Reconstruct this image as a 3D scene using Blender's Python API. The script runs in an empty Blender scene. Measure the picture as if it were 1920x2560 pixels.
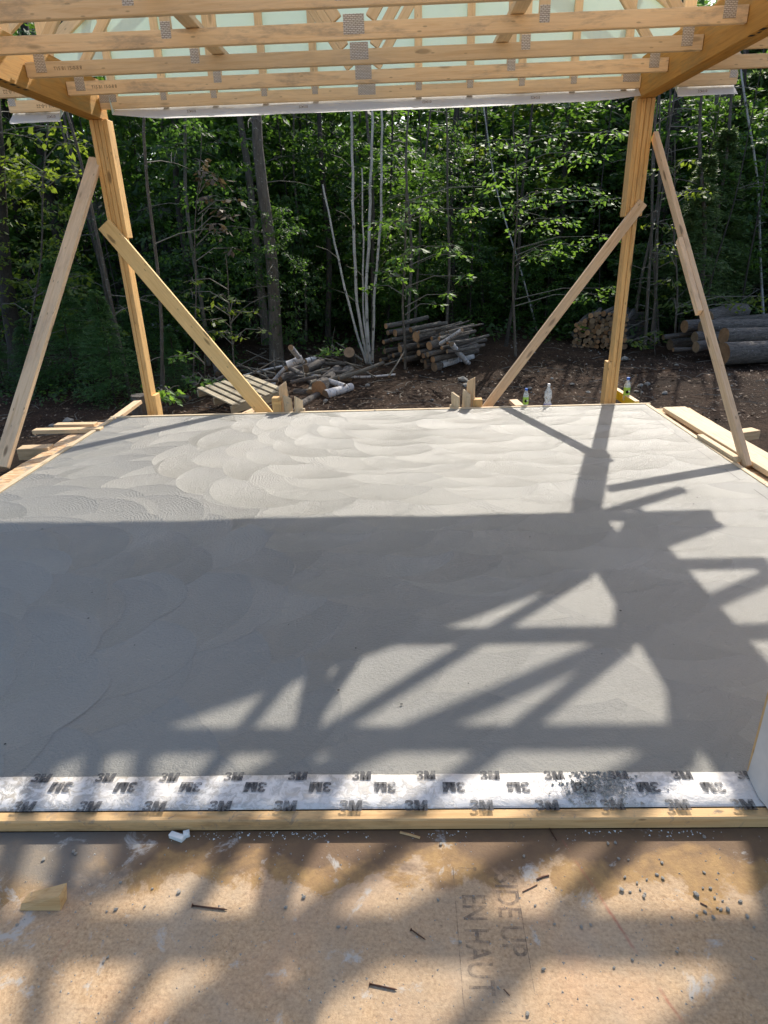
import bpy, bmesh, math, random
import numpy as np
from mathutils import Vector, Matrix, Euler
from math import radians, sin, cos, pi, tan

random.seed(7)
SC = bpy.context.scene
COL = SC.collection

# ------------------------------------------------------------------ camera
CH = 1.56                                    # camera height over the slab
F_PX, PITCH, ROLL, YAW = 1581.7, 0.4102, 0.0331, 0.0318
_fw = Vector((-sin(YAW)*cos(PITCH), cos(YAW)*cos(PITCH), -sin(PITCH)))
_rt0 = Vector((cos(YAW), sin(YAW), 0.0)); _up0 = _rt0.cross(_fw)
_rt = _rt0*cos(ROLL) - _up0*sin(ROLL); _up = _up0*cos(ROLL) + _rt0*sin(ROLL)
CAMP = Vector((0, 0, CH))
cam_data = bpy.data.cameras.new('camera'); cam = bpy.data.objects.new('camera', cam_data); COL.objects.link(cam)
M = Matrix((( _rt.x, _up.x, -_fw.x, 0), (_rt.y, _up.y, -_fw.y, 0), (_rt.z, _up.z, -_fw.z, CH), (0, 0, 0, 1)))
cam.matrix_world = M
cam_data.sensor_fit = 'VERTICAL'; cam_data.sensor_height = 36.0; cam_data.sensor_width = 27.0
cam_data.lens = F_PX/2560*36.0
cam_data.clip_start = 0.05; cam_data.clip_end = 600
SC.camera = cam

# ------------------------------------------------------------------ sky, sun, exposure
SUN_EL, SUN_AZ = radians(40.6), radians(19.7)
wd = bpy.data.worlds.new('World'); SC.world = wd; wd.use_nodes = True
wn = wd.node_tree.nodes; wl = wd.node_tree.links
sky = wn.new('ShaderNodeTexSky'); sky.sky_type = 'NISHITA'; sky.sun_disc = False
sky.sun_elevation = SUN_EL; sky.sun_rotation = SUN_AZ; sky.air_density = 1.0; sky.dust_density = 2.0
wl.new(sky.outputs[0], wn['Background'].inputs[0]); wn['Background'].inputs[1].default_value = 0.15
sd = bpy.data.lights.new('sun', 'SUN'); sd.energy = 3.6; sd.angle = radians(0.55); sd.color = (1.0, 0.93, 0.82)
sun = bpy.data.objects.new('sun', sd); COL.objects.link(sun)
SDIR = Vector((sin(SUN_AZ)*cos(SUN_EL), cos(SUN_AZ)*cos(SUN_EL), sin(SUN_EL)))
sun.rotation_euler = SDIR.to_track_quat('Z', 'Y').to_euler(); sun.location = (6, 16, 14)
SC.view_settings.view_transform = 'Standard'; SC.view_settings.look = 'None'
SC.view_settings.gamma = 1.0; SC.view_settings.use_curve_mapping = False
SC.view_settings.exposure = 0.74

# ------------------------------------------------------------------ photo pixel -> point on a known plane
def ray(px, py): return _fw + _rt*((px-960)/F_PX) + _up*((1280-py)/F_PX)
def onZ(px, py, z=0.0):
    d = ray(px, py); return CAMP + d*((z-CH)/d.z)
def onY(px, py, y):
    d = ray(px, py); return CAMP + d*(y/d.y)
def onPlane(px, py, p0, n):
    d = ray(px, py); return CAMP + d*((p0-CAMP).dot(n)/d.dot(n))

# ------------------------------------------------------------------ materials
def nt(name):
    m = bpy.data.materials.new(name); m.use_nodes = True
    n = m.node_tree.nodes; return m, n, m.node_tree.links, n['Principled BSDF']
def N(n, t, **kw):
    o = n.new(t)
    for k, v in kw.items(): setattr(o, k, v)
    return o
def ramp(n, stops):
    r = n.new('ShaderNodeValToRGB'); e = r.color_ramp.elements
    while len(e) < len(stops): e.new(0.5)
    for i, (p, c) in enumerate(stops):
        e[i].position = p; e[i].color = (c[0], c[1], c[2], 1) if not isinstance(c, (int, float)) else (c, c, c, 1)
    return r
def mixc(n, l, fac, a, b, mode='MIX'):
    x = n.new('ShaderNodeMix'); x.data_type = 'RGBA'; x.blend_type = mode
    for sock, v in ((0, fac), (6, a), (7, b)):
        if hasattr(v, 'links') or hasattr(v, 'is_linked'): l.new(v, x.inputs[sock])
        elif isinstance(v, (tuple, list)): x.inputs[sock].default_value = (*v[:3], 1)
        else: x.inputs[sock].default_value = v
    return x.outputs[2]
def math_(n, l, op, a, b=None, c=None, clamp=False):
    x = n.new('ShaderNodeMath'); x.operation = op; x.use_clamp = clamp
    for i, v in enumerate((a, b, c)):
        if v is None: continue
        if hasattr(v, 'is_linked'): l.new(v, x.inputs[i])
        else: x.inputs[i].default_value = v
    return x.outputs[0]
def noise(n, l, vec, scale, detail=4, rough=0.55, dist=0.0):
    x = n.new('ShaderNodeTexNoise'); x.inputs['Scale'].default_value = scale; x.inputs['Detail'].default_value = detail
    x.inputs['Roughness'].default_value = rough; x.inputs['Distortion'].default_value = dist
    if vec is not None: l.new(vec, x.inputs['Vector'])
    return x
def mapping(n, l, vec, scale=(1, 1, 1), loc=(0, 0, 0), rot=(0, 0, 0)):
    x = n.new('ShaderNodeMapping'); x.inputs['Scale'].default_value = scale; x.inputs['Location'].default_value = loc
    x.inputs['Rotation'].default_value = rot; l.new(vec, x.inputs['Vector']); return x.outputs[0]
def bump(n, l, h, strength, dist, bsdf, normal=None):
    b = n.new('ShaderNodeBump'); b.inputs['Strength'].default_value = strength; b.inputs['Distance'].default_value = dist
    l.new(h, b.inputs['Height'])
    if normal is not None: l.new(normal, b.inputs['Normal'])
    if bsdf is not None: l.new(b.outputs[0], bsdf.inputs['Normal'])
    return b.outputs[0]
def objcoord(n, l, shift=True):
    tc = n.new('ShaderNodeTexCoord')
    if not shift: return tc.outputs['Object']
    oi = n.new('ShaderNodeObjectInfo'); ad = n.new('ShaderNodeVectorMath'); ad.operation = 'ADD'
    ml = n.new('ShaderNodeMath'); ml.operation = 'MULTIPLY'; ml.inputs[1].default_value = 37.0
    l.new(oi.outputs['Random'], ml.inputs[0]); cx = n.new('ShaderNodeCombineXYZ')
    for i in range(3): l.new(ml.outputs[0], cx.inputs[i])
    l.new(tc.outputs['Object'], ad.inputs[0]); l.new(cx.outputs[0], ad.inputs[1]); return ad.outputs[0]

def wood(name, light, dark, stain=0.0, stain_col=(.10, .085, .07), knots=0.8, splash=0.0, rough=0.75):
    m, n, l, b = nt(name); v = objcoord(n, l)
    oi = n.new('ShaderNodeObjectInfo')
    g = noise(n, l, mapping(n, l, v, (0.9, 16, 16)), 3.2, 6, 0.62, 0.6)
    fine = noise(n, l, mapping(n, l, v, (3, 90, 90)), 4, 3, 0.6)
    c = ramp(n, [(0.28, dark), (0.5, light), (0.78, tuple(x*1.12 for x in light))]); l.new(g.outputs[0], c.inputs[0])
    col = mixc(n, l, 0.22, c.outputs[0], ramp_of(n, l, fine.outputs[0]), 'MULTIPLY')
    tone = math_(n, l, 'MULTIPLY_ADD', oi.outputs['Random'], 0.28, 0.86)
    hs = n.new('ShaderNodeHueSaturation'); l.new(col, hs.inputs['Color']); l.new(tone, hs.inputs['Value']); col = hs.outputs[0]
    vo = n.new('ShaderNodeTexVoronoi'); vo.inputs['Scale'].default_value = 1.0; l.new(mapping(n, l, v, (2.6, 9, 9)), vo.inputs['Vector'])
    kn = ramp(n, [(0.0, 1), (0.10, 1), (0.17, 0)]); l.new(vo.outputs['Distance'], kn.inputs[0])
    col = mixc(n, l, math_(n, l, 'MULTIPLY', kn.outputs[0], knots), col, tuple(x*0.33 for x in dark))
    if knots > 0:
        v2 = n.new('ShaderNodeTexVoronoi'); v2.inputs['Scale'].default_value = 1.0; l.new(mapping(n, l, v, (7, 22, 22), (3, 5, 1)), v2.inputs['Vector']); k2 = ramp(n, [(0.0, 1), (0.07, 1), (0.12, 0)]); l.new(v2.outputs['Distance'], k2.inputs[0])
        col = mixc(n, l, math_(n, l, 'MULTIPLY', k2.outputs[0], knots*.8), col, tuple(x*0.3 for x in dark))
    if stain > 0:
        s = noise(n, l, mapping(n, l, v, (1.3, 5, 5)), 2.0, 5, 0.6, 0.4)
        sr = ramp(n, [(0.50, 0), (0.60, 1)]); l.new(s.outputs[0], sr.inputs[0])
        s2 = noise(n, l, mapping(n, l, v, (7, 22, 22)), 2.0, 4, 0.7); s2r = ramp(n, [(0.3, .15), (0.62, 1)]); l.new(s2.outputs[0], s2r.inputs[0])
        col = mixc(n, l, math_(n, l, 'MULTIPLY', math_(n, l, 'MULTIPLY', sr.outputs[0], s2r.outputs[0]), stain), col, stain_col)
    if splash > 0:
        s = noise(n, l, v, 26, 5, 0.7, 0.8); sr = ramp(n, [(0.57, 0), (0.64, 1)]); l.new(s.outputs[0], sr.inputs[0])
        s3 = noise(n, l, v, 3.2, 3, 0.6); s3r = ramp(n, [(0.42, 0), (0.6, 1)]); l.new(s3.outputs[0], s3r.inputs[0])
        col = mixc(n, l, math_(n, l, 'MULTIPLY', math_(n, l, 'MULTIPLY', sr.outputs[0], s3r.outputs[0]), splash), col, (.13, .135, .135))
    l.new(col, b.inputs['Base Color']); b.inputs['Roughness'].default_value = rough
    bump(n, l, g.outputs[0], 0.35, 0.004, b); return m
def ramp_of(n, l, sock):
    r = ramp(n, [(0.3, 0.55), (0.7, 1.0)]); l.new(sock, r.inputs[0]); return r.outputs[0]

PINE = (.70, .50, .29); PINE_D = (.55, .35, .17)
W_PINE = wood('fresh_pine', PINE, PINE_D, 0.25)
W_CHORD = wood('pine_chord', (.81, .60, .345), (.72, .495, .255), 0.55, (.28, .225, .175), 0.6)
W_CHORD2 = wood('pine_chord_clean', (.84, .635, .37), (.75, .53, .28), 0.2, (.34, .265, .195), 0.6)
W_POST = wood('post_pine', (.76, .475, .185), (.58, .315, .095), 0.3, (.2, .12, .06), 0.8)
W_BRACE = wood('brace_pine', (.80, .56, .245), (.71, .46, .175), 0.08, (.25, .15, .07), 0.85)
W_GREY = wood('weathered_pine', (.80, .58, .36), (.67, .44, .24), 0.4, (.42, .30, .21), 0.9)
W_FORM = wood('splashed_form_pine', (.66, .52, .33), (.50, .36, .19), 0.2, (.25, .2, .15), 0.4, 0.9)
W_LVL = wood('laminated_beam', (.56, .29, .06), (.42, .19, .03), 0.45, (.28, .22, .09), 0.0)
W_SILL = wood('sill_pine', (.60, .38, .17), (.46, .255, .09), 0.5, (.12, .07, .035), 0.8, 0.5)
W_PALLET = wood('weathered_pallet', (.40, .34, .23), (.27, .22, .14), 0.5, (.12, .10, .07), 0.3)

def simple(name, col, rough=0.6, metal=0.0, var=0.0, bs=0.0, scale=30):
    m, n, l, b = nt(name)
    b.inputs['Roughness'].default_value = rough; b.inputs['Metallic'].default_value = metal
    v = objcoord(n, l); x = noise(n, l, v, scale, 4, 0.6)
    r = ramp(n, [(0.25, tuple(c*(1-var) for c in col)), (0.75, tuple(min(1, c*(1+var)) for c in col))]); l.new(x.outputs[0], r.inputs[0])
    l.new(r.outputs[0], b.inputs['Base Color'])
    if bs: bump(n, l, x.outputs[0], bs, 0.01, b)
    return m
def worn(name, col, lo, hi, scale, amax):
    m, n, l, b = nt(name); v = n.new('ShaderNodeTexCoord').outputs['Object']; oi = objcoord(n, l)
    b.inputs['Base Color'].default_value = (*col, 1); b.inputs['Roughness'].default_value = .8
    x = noise(n, l, oi, scale, 5, .7); r = ramp(n, [(lo, 0), (hi, amax)]); l.new(x.outputs[0], r.inputs[0])
    tr = n.new('ShaderNodeBsdfTransparent'); mx = n.new('ShaderNodeMixShader'); l.new(r.outputs[0], mx.inputs[0])
    l.new(tr.outputs[0], mx.inputs[1]); l.new(b.outputs[0], mx.inputs[2]); l.new(mx.outputs[0], n['Material Output'].inputs[0]); return m
M_INK = worn('grey_print', (.055, .055, .06), .26, .52, 42, .82)
M_INKF = worn('faded_print', (.13, .11, .10), .36, .64, 34, .55)
M_INKW = simple('lumber_stamp', (.25, .17, .10), 0.85, 0, .3, 0, 60)
M_RUST = simple('rusty_nail', (.11, .055, .035), 0.6, 0.5, .4)
M_GRIT = simple('grey_grit', (.36, .335, .29), 0.9, 0, .45, .6, 120)
M_STONE = simple('grey_stone', (.22, .21, .19), 0.85, 0, .4, .6, 25)
M_FOAM = simple('white_foam_crumb', (.75, .78, .76), 0.8, 0, .1)
M_BLUE = simple('blue_cap', (.03, .14, .55), 0.35, 0, .1)
M_WHITECAP = simple('white_cap', (.8, .8, .8), 0.4, 0, .05)
M_YEL = simple('yellow_level', (.62, .47, .02), 0.4, 0, .15)
M_BLACK = simple('black_print', (.012, .012, .013), 0.6, 0, .2)
M_SHED = simple('grey_shed_siding', (.05, .055, .06), 0.8, 0, .25, .3, 6)
M_SHEDR = simple('shed_roof', (.09, .10, .115), 0.6, 0, .2)
M_ALU = simple('galvanised_steel', (.32, .33, .35), 0.45, .7, .2)
M_TYRE = simple('grey_roller', (.25, .25, .26), 0.7, 0, .2)
M_CAR = simple('silver_car_paint', (.35, .38, .42), 0.25, .4, .05)
M_CARG = simple('dark_car_glass', (.02, .03, .04), 0.08, 0, .05)
M_CARD = simple('dark_car_paint', (.025, .035, .04), 0.2, .2, .05)

def glass_bottle():
    m, n, l, b = nt('clear_plastic'); b.inputs['Base Color'].default_value = (.93, .96, .97, 1)
    b.inputs['Roughness'].default_value = 0.12
    x = noise(n, l, objcoord(n, l), 45, 4); bump(n, l, x.outputs[0], 0.8, 0.02, b)
    tr = n.new('ShaderNodeBsdfTransparent'); tr.inputs[0].default_value = (.93, .96, .97, 1); mx = n.new('ShaderNodeMixShader'); r = ramp(n, [(.35, .15), (.65, .6)]); l.new(x.outputs[0], r.inputs[0]); l.new(r.outputs[0], mx.inputs[0])
    l.new(tr.outputs[0], mx.inputs[1]); l.new(b.outputs[0], mx.inputs[2]); l.new(mx.outputs[0], n['Material Output'].inputs[0]); return m
M_PET = glass_bottle()
M_LABEL = simple('green_label', (.32, .55, .08), 0.4, 0, .1)
M_LABELB = simple('blue_label', (.10, .10, .42), 0.4, 0, .2)

def plate_mat():
    m, n, l, b = nt('toothed_steel_plate'); v = n.new('ShaderNodeTexCoord').outputs['Object']
    br = n.new('ShaderNodeTexBrick'); br.inputs['Scale'].default_value = 1; br.offset = 0.5
    br.inputs['Brick Width'].default_value = 0.022; br.inputs['Row Height'].default_value = 0.009; br.inputs['Mortar Size'].default_value = 0.0022
    br.inputs['Color1'].default_value = (.68, .62, .52, 1); br.inputs['Color2'].default_value = (.74, .71, .66, 1); br.inputs['Mortar'].default_value = (.33, .285, .22, 1)
    l.new(mapping(n, l, v, (1, 1, 1), (0, 0, 0), (0, 0, 0)), br.inputs['Vector'])
    x = noise(n, l, objcoord(n, l), 40, 4); c = mixc(n, l, 0.2, br.outputs[0], x.outputs[0], 'MULTIPLY')
    l.new(c, b.inputs['Base Color']); b.inputs['Metallic'].default_value = .15; b.inputs['Roughness'].default_value = .5
    bump(n, l, br.outputs['Fac'], -0.6, 0.003, b); return m
M_PLATE = plate_mat()

def wrap_mat(nm='house_wrap', bc=(.88, .89, .90, 1), tcol=(.92, .92, .92, 1), tf=.58):
    m, n, l, b = nt(nm); v = n.new('ShaderNodeTexCoord').outputs['Object']
    b.inputs['Base Color'].default_value = bc; b.inputs['Roughness'].default_value = .55
    x = noise(n, l, v, 3.0, 4, .6); nrm_ = bump(n, l, x.outputs[0], .35, .05, b)
    tr = n.new('ShaderNodeBsdfTranslucent'); tr.inputs[0].default_value = tcol; l.new(nrm_, tr.inputs['Normal'])
    mx = n.new('ShaderNodeMixShader'); mx.inputs[0].default_value = tf
    l.new(b.outputs[0], mx.inputs[1]); l.new(tr.outputs[0], mx.inputs[2]); l.new(mx.outputs[0], n['Material Output'].inputs[0]); return m
M_WRAP = wrap_mat(); M_MINT = wrap_mat('mint_sheathing', (.66, .82, .76, 1), (.52, .78, .69, 1), .15)

def membrane_mat():
    m, n, l, b = nt('white_flashing_membrane'); v = n.new('ShaderNodeTexCoord').outputs['Object']
    d1 = noise(n, l, mapping(n, l, v, (1, 1, 1)), 34, 6, .74, .9); r1 = ramp(n, [(.46, 0), (.57, 1)]); l.new(d1.outputs[0], r1.inputs[0])
    d2 = noise(n, l, v, 2.6, 3, .6); r2 = ramp(n, [(.36, .25), (.58, 1)]); l.new(d2.outputs[0], r2.inputs[0])
    sx = n.new('ShaderNodeSeparateXYZ'); l.new(v, sx.inputs[0])
    left = n.new('ShaderNodeMapRange'); left.inputs[1].default_value = -.55; left.inputs[2].default_value = -1.25; left.inputs[3].default_value = .5; left.inputs[4].default_value = 1.0
    l.new(sx.outputs[0], left.inputs[0])
    f = math_(n, l, 'MULTIPLY', math_(n, l, 'MULTIPLY', r1.outputs[0], r2.outputs[0]), left.outputs[0])
    tint = noise(n, l, v, 18, 3); tc = ramp(n, [(.35, (.33, .26, .17)), (.65, (.19, .185, .175))]); l.new(tint.outputs[0], tc.inputs[0])
    base = noise(n, l, v, 5, 3); bc = ramp(n, [(.3, (.66, .62, .58)), (.7, (.76, .73, .69))]); l.new(base.outputs[0], bc.inputs[0])
    l.new(mixc(n, l, math_(n, l, 'MULTIPLY', f, 1.0), bc.outputs[0], tc.outputs[0]), b.inputs['Base Color'])
    b.inputs['Roughness'].default_value = .35
    wr = noise(n, l, mapping(n, l, v, (5, 11, 5)), 1.2, 3, .6, 1.2)
    nm = bump(n, l, wr.outputs[0], .22, .02, None); bump(n, l, f, .4, .01, b, nm); return m
M_MEMB = membrane_mat(); M_JAMB = simple('shaded_white_membrane', (.62, .585, .54), .5, 0, .12, .25, 9)  # jamb has the same membrane, its shade put into a darker base colour

def concrete_mat():
    m, n, l, b = nt('fresh_trowelled_concrete')
    uv = n.new('ShaderNodeUVMap'); uv.uv_map = 'fan'
    ox = n.new('ShaderNodeTexCoord').outputs['Object']
    sp = n.new('ShaderNodeSeparateXYZ'); l.new(uv.outputs[0], sp.inputs[0])
    ln = n.new('ShaderNodeVectorMath'); ln.operation = 'LENGTH'; l.new(uv.outputs[0], ln.inputs[0]); r = ln.outputs['Value']
    wob = noise(n, l, ox, 11, 4, .65)
    rr = math_(n, l, 'MULTIPLY_ADD', wob.outputs[0], .075, r)
    ring = math_(n, l, 'SINE', math_(n, l, 'MULTIPLY', rr, 2*pi/0.021))
    ringn = noise(n, l, ox, 4.5, 3, .5); rg = ramp(n, [(.36, .05), (.58, 1)]); l.new(ringn.outputs[0], rg.inputs[0])
    rot = n.new('ShaderNodeVectorRotate'); rot.rotation_type = 'Z_AXIS'; l.new(uv.outputs[0], rot.inputs['Vector'])
    at0 = n.new('ShaderNodeAttribute'); at0.attribute_name = 'tone'; l.new(math_(n, l, 'MULTIPLY_ADD', at0.outputs['Fac'], 3.0, -1.5), rot.inputs['Angle'])
    sr = n.new('ShaderNodeSeparateXYZ'); l.new(rot.outputs[0], sr.inputs[0])
    half = n.new('ShaderNodeMapRange'); half.inputs[1].default_value = .02; half.inputs[2].default_value = .16; l.new(sr.outputs[1], half.inputs[0])
    far = n.new('ShaderNodeMapRange'); far.inputs[1].default_value = 2.5; far.inputs[2].default_value = 4.2; far.inputs[3].default_value = .35; far.inputs[4].default_value = 1.0
    so = n.new('ShaderNodeSeparateXYZ'); l.new(ox, so.inputs[0]); l.new(so.outputs[1], far.inputs[0])
    ring = math_(n, l, 'MULTIPLY', math_(n, l, 'MULTIPLY', math_(n, l, 'MULTIPLY', ring, rg.outputs[0]), half.outputs[0]), far.outputs[0])
    grit = noise(n, l, ox, 210, 4, .7); gr2 = noise(n, l, ox, 75, 4, .65)
    # height: each fan is dished and tilted, with drag rings and sandy grit
    h = math_(n, l, 'MULTIPLY', math_(n, l, 'POWER', math_(n, l, 'MINIMUM', r, .42), 2.0), .26)
    h = math_(n, l, 'MULTIPLY_ADD', ring, .0011, h)
    h = math_(n, l, 'MULTIPLY_ADD', gr2.outputs[0], .0055, h)
    h = math_(n, l, 'MULTIPLY_ADD', grit.outputs[0], .0042, h)
    rim = n.new('ShaderNodeAttribute'); rim.attribute_name = 'rim'
    h = math_(n, l, 'MULTIPLY_ADD', math_(n, l, 'POWER', rim.outputs['Fac'], 2.0), .0012, h)
    h = math_(n, l, 'MULTIPLY_ADD', sr.outputs[1], .075, h)
    bump(n, l, h, 0.9, 1.0, b)
    big = noise(n, l, ox, 1.1, 4, .55); bc = ramp(n, [(.3, (.226, .219, .195)), (.7, (.274, .265, .238))]); l.new(big.outputs[0], bc.inputs[0])
    sp2 = ramp(n, [(.30, .72), (.55, 1.0)]); l.new(grit.outputs[0], sp2.inputs[0])
    col = mixc(n, l, .55, bc.outputs[0], sp2.outputs[0], 'MULTIPLY')
    # per fan tone
    at = n.new('ShaderNodeAttribute'); at.attribute_name = 'tone'
    tone = math_(n, l, 'MULTIPLY_ADD', at.outputs['Fac'], .15, .925)
    hs = n.new('ShaderNodeHueSaturation'); l.new(col, hs.inputs['Color']); l.new(tone, hs.inputs['Value'])
    l.new(hs.outputs[0], b.inputs['Base Color'])
    rv = n.new('ShaderNodeMapRange'); rv.inputs[1].default_value = -.2; rv.inputs[2].default_value = .2; rv.inputs[3].default_value = .28; rv.inputs[4].default_value = .52; l.new(sr.outputs[1], rv.inputs[0]); l.new(rv.outputs[0], b.inputs['Roughness'])
    b.inputs['Specular IOR Level'].default_value = .6
    return m
M_CONC = concrete_mat()
M_CONCS = simple('concrete_side', (.26, .25, .23), .8, 0, .2, .4, 40)

def deck_mat():
    m, n, l, b = nt('stained_subfloor_panel'); v = n.new('ShaderNodeTexCoord').outputs['Object']
    sx = n.new('ShaderNodeSeparateXYZ'); l.new(v, sx.inputs[0])
    st = noise(n, l, mapping(n, l, v, (1, 1, 1), (0, 0, 0), (0, 0, .5)), 115, 6, .72, .25)
    c = ramp(n, [(.28, (.26, .155, .08)), (.45, (.45, .295, .16)), (.65, (.58, .40, .235))]); l.new(st.outputs[0], c.inputs[0]); col = c.outputs[0]
    # grey cement film patches
    g1 = noise(n, l, v, 3.0, 5, .6, .3); g1r = ramp(n, [(.48, 0), (.66, 1)]); l.new(g1.outputs[0], g1r.inputs[0])
    col = mixc(n, l, math_(n, l, 'MULTIPLY', g1r.outputs[0], .45), col, (.44, .37, .28))
    # pinkish worn patches
    g2 = noise(n, l, mapping(n, l, v, (1, 1, 1), (5, 3, 0)), 2.4, 4, .6); g2r = ramp(n, [(.5, 0), (.65, 1)]); l.new(g2.outputs[0], g2r.inputs[0])
    col = mixc(n, l, math_(n, l, 'MULTIPLY', g2r.outputs[0], .35), col, (.60, .36, .22))
    fib = noise(n, l, mapping(n, l, v, (30, 160, 30), (0, 0, 0), (0, 0, .9)), 1.0, 3, .6); fr = ramp(n, [(.33, .62), (.5, 1.0), (.7, 1.12)]); l.new(fib.outputs[0], fr.inputs[0]); col = mixc(n, l, .28, col, fr.outputs[0], 'MULTIPLY')
    gm = noise(n, l, v, 1.7, 6, .68, .5); gmr = ramp(n, [(.42, 0), (.62, 1)]); l.new(gm.outputs[0], gmr.inputs[0]); col = mixc(n, l, math_(n, l, 'MULTIPLY', gmr.outputs[0], .5), col, (.31, .245, .175))
    # yellow brown soaked band along the sill with an irregular edge
    ed = noise(n, l, v, 4.2, 7, .66, .9)
    e1 = math_(n, l, 'MULTIPLY_ADD', ed.outputs[0], .55, sx.outputs[1])
    band = n.new('ShaderNodeMapRange'); band.inputs[1].default_value = 1.425; band.inputs[2].default_value = 1.455; l.new(e1, band.inputs[0])
    soak = noise(n, l, v, 22, 5, .7); sk = ramp(n, [(.3, (.20, .105, .035)), (.7, (.40, .235, .075))]); l.new(soak.outputs[0], sk.inputs[0])
    col = mixc(n, l, math_(n, l, 'MULTIPLY', band.outputs[0], .82), col, sk.outputs[0])
    ed2 = noise(n, l, mapping(n, l, v, (1, 1, 1), (2, 9, 0)), 4.2, 4, .6, .4); e2 = math_(n, l, 'MULTIPLY_ADD', ed2.outputs[0], .5, sx.outputs[1])
    band2 = n.new('ShaderNodeMapRange'); band2.inputs[1].default_value = 1.455; band2.inputs[2].default_value = 1.51; l.new(e2, band2.inputs[0])
    col = mixc(n, l, math_(n, l, 'MULTIPLY', band2.outputs[0], .75), col, (.115, .07, .045))
    # grey slurry in the far corner
    lx = n.new('ShaderNodeMapRange'); lx.inputs[1].default_value = -.72; lx.inputs[2].default_value = -.98; l.new(math_(n, l, 'MULTIPLY_ADD', ed.outputs[0], .3, math_(n, l, 'SUBTRACT', sx.outputs[0], .15)), lx.inputs[0])
    ly = n.new('ShaderNodeMapRange'); ly.inputs[1].default_value = 1.12; ly.inputs[2].default_value = 1.22; l.new(math_(n, l, 'MULTIPLY_ADD', ed2.outputs[0], .2, math_(n, l, 'SUBTRACT', sx.outputs[1], .08)), ly.inputs[0])
    col = mixc(n, l, math_(n, l, 'MULTIPLY', math_(n, l, 'MULTIPLY', lx.outputs[0], ly.outputs[0]), .7), col, (.19, .185, .165))
    # white cement smears
    s1 = noise(n, l, mapping(n, l, v, (1, 1, 1), (3, 1, 0)), 9, 5, .7, .4); s1r = ramp(n, [(.60, 0), (.68, 1)]); l.new(s1.outputs[0], s1r.inputs[0])
    col = mixc(n, l, math_(n, l, 'MULTIPLY', s1r.outputs[0], .75), col, (.46, .445, .41))
    # red chalk lines
    for (x0, y0, x1, y1, w) in ((.44, 1.30, .60, .82, .006), (-.86, 1.02, -.93, .83, .005)):
        dx, dy = x1-x0, y1-y0; L = math.hypot(dx, dy); nx, ny = -dy/L, dx/L
        d = math_(n, l, 'ADD', math_(n, l, 'MULTIPLY', math_(n, l, 'SUBTRACT', sx.outputs[0], x0), nx), math_(n, l, 'MULTIPLY', math_(n, l, 'SUBTRACT', sx.outputs[1], y0), ny))
        wv = noise(n, l, v, 14, 3); d = math_(n, l, 'MULTIPLY_ADD', math_(n, l, 'SUBTRACT', wv.outputs[0], .5), .012, d)
        t = math_(n, l, 'ADD', math_(n, l, 'MULTIPLY', math_(n, l, 'SUBTRACT', sx.outputs[0], x0), dx/L), math_(n, l, 'MULTIPLY', math_(n, l, 'SUBTRACT', sx.outputs[1], y0), dy/L))
        inside = math_(n, l, 'MULTIPLY', math_(n, l, 'GREATER_THAN', t, 0), math_(n, l, 'LESS_THAN', t, L))
        f = n.new('ShaderNodeMapRange'); f.inputs[1].default_value = w; f.inputs[2].default_value = w*.2; l.new(math_(n, l, 'ABSOLUTE', d), f.inputs[0])
        br = noise(n, l, v, 7, 4, .7); brr = ramp(n, [(.45, 0), (.65, 1)]); l.new(br.outputs[0], brr.inputs[0])
        col = mixc(n, l, math_(n, l, 'MULTIPLY', math_(n, l, 'MULTIPLY', math_(n, l, 'MULTIPLY', f.outputs[0], inside), brr.outputs[0]), .7), col, (.36, .10, .06))
    dk = noise(n, l, v, 120, 4, .75); dr = ramp(n, [(.66, 0), (.71, 1)]); l.new(dk.outputs[0], dr.inputs[0])
    col = mixc(n, l, math_(n, l, 'MULTIPLY', dr.outputs[0], .55), col, (.10, .075, .05))
    l.new(col, b.inputs['Base Color']); b.inputs['Roughness'].default_value = .78
    bump(n, l, st.outputs[0], .5, .004, b); return m
M_DECK = deck_mat()

def osb_mat():
    m, n, l, b = nt('strand_board'); v = objcoord(n, l)
    vo = n.new('ShaderNodeTexVoronoi'); vo.inputs['Scale'].default_value = 1; l.new(mapping(n, l, v, (16, 70, 16), (0, 0, 0), (0, 0, .4)), vo.inputs['Vector'])
    sp = n.new('ShaderNodeSeparateColor'); l.new(vo.outputs['Color'], sp.inputs[0])
    c = ramp(n, [(0, (.40, .22, .10)), (.5, (.62, .40, .21)), (1, (.74, .55, .33))]); l.new(sp.outputs[0], c.inputs[0])
    s = noise(n, l, v, 13, 5, .7, .6); sr = ramp(n, [(.52, 0), (.64, 1)]); l.new(s.outputs[0], sr.inputs[0])
    l.new(mixc(n, l, math_(n, l, 'MULTIPLY', sr.outputs[0], .8), c.outputs[0], (.22, .21, .19)), b.inputs['Base Color'])
    b.inputs['Roughness'].default_value = .8; bump(n, l, vo.outputs['Distance'], .4, .004, b); return m
M_OSB = osb_mat()

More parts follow.
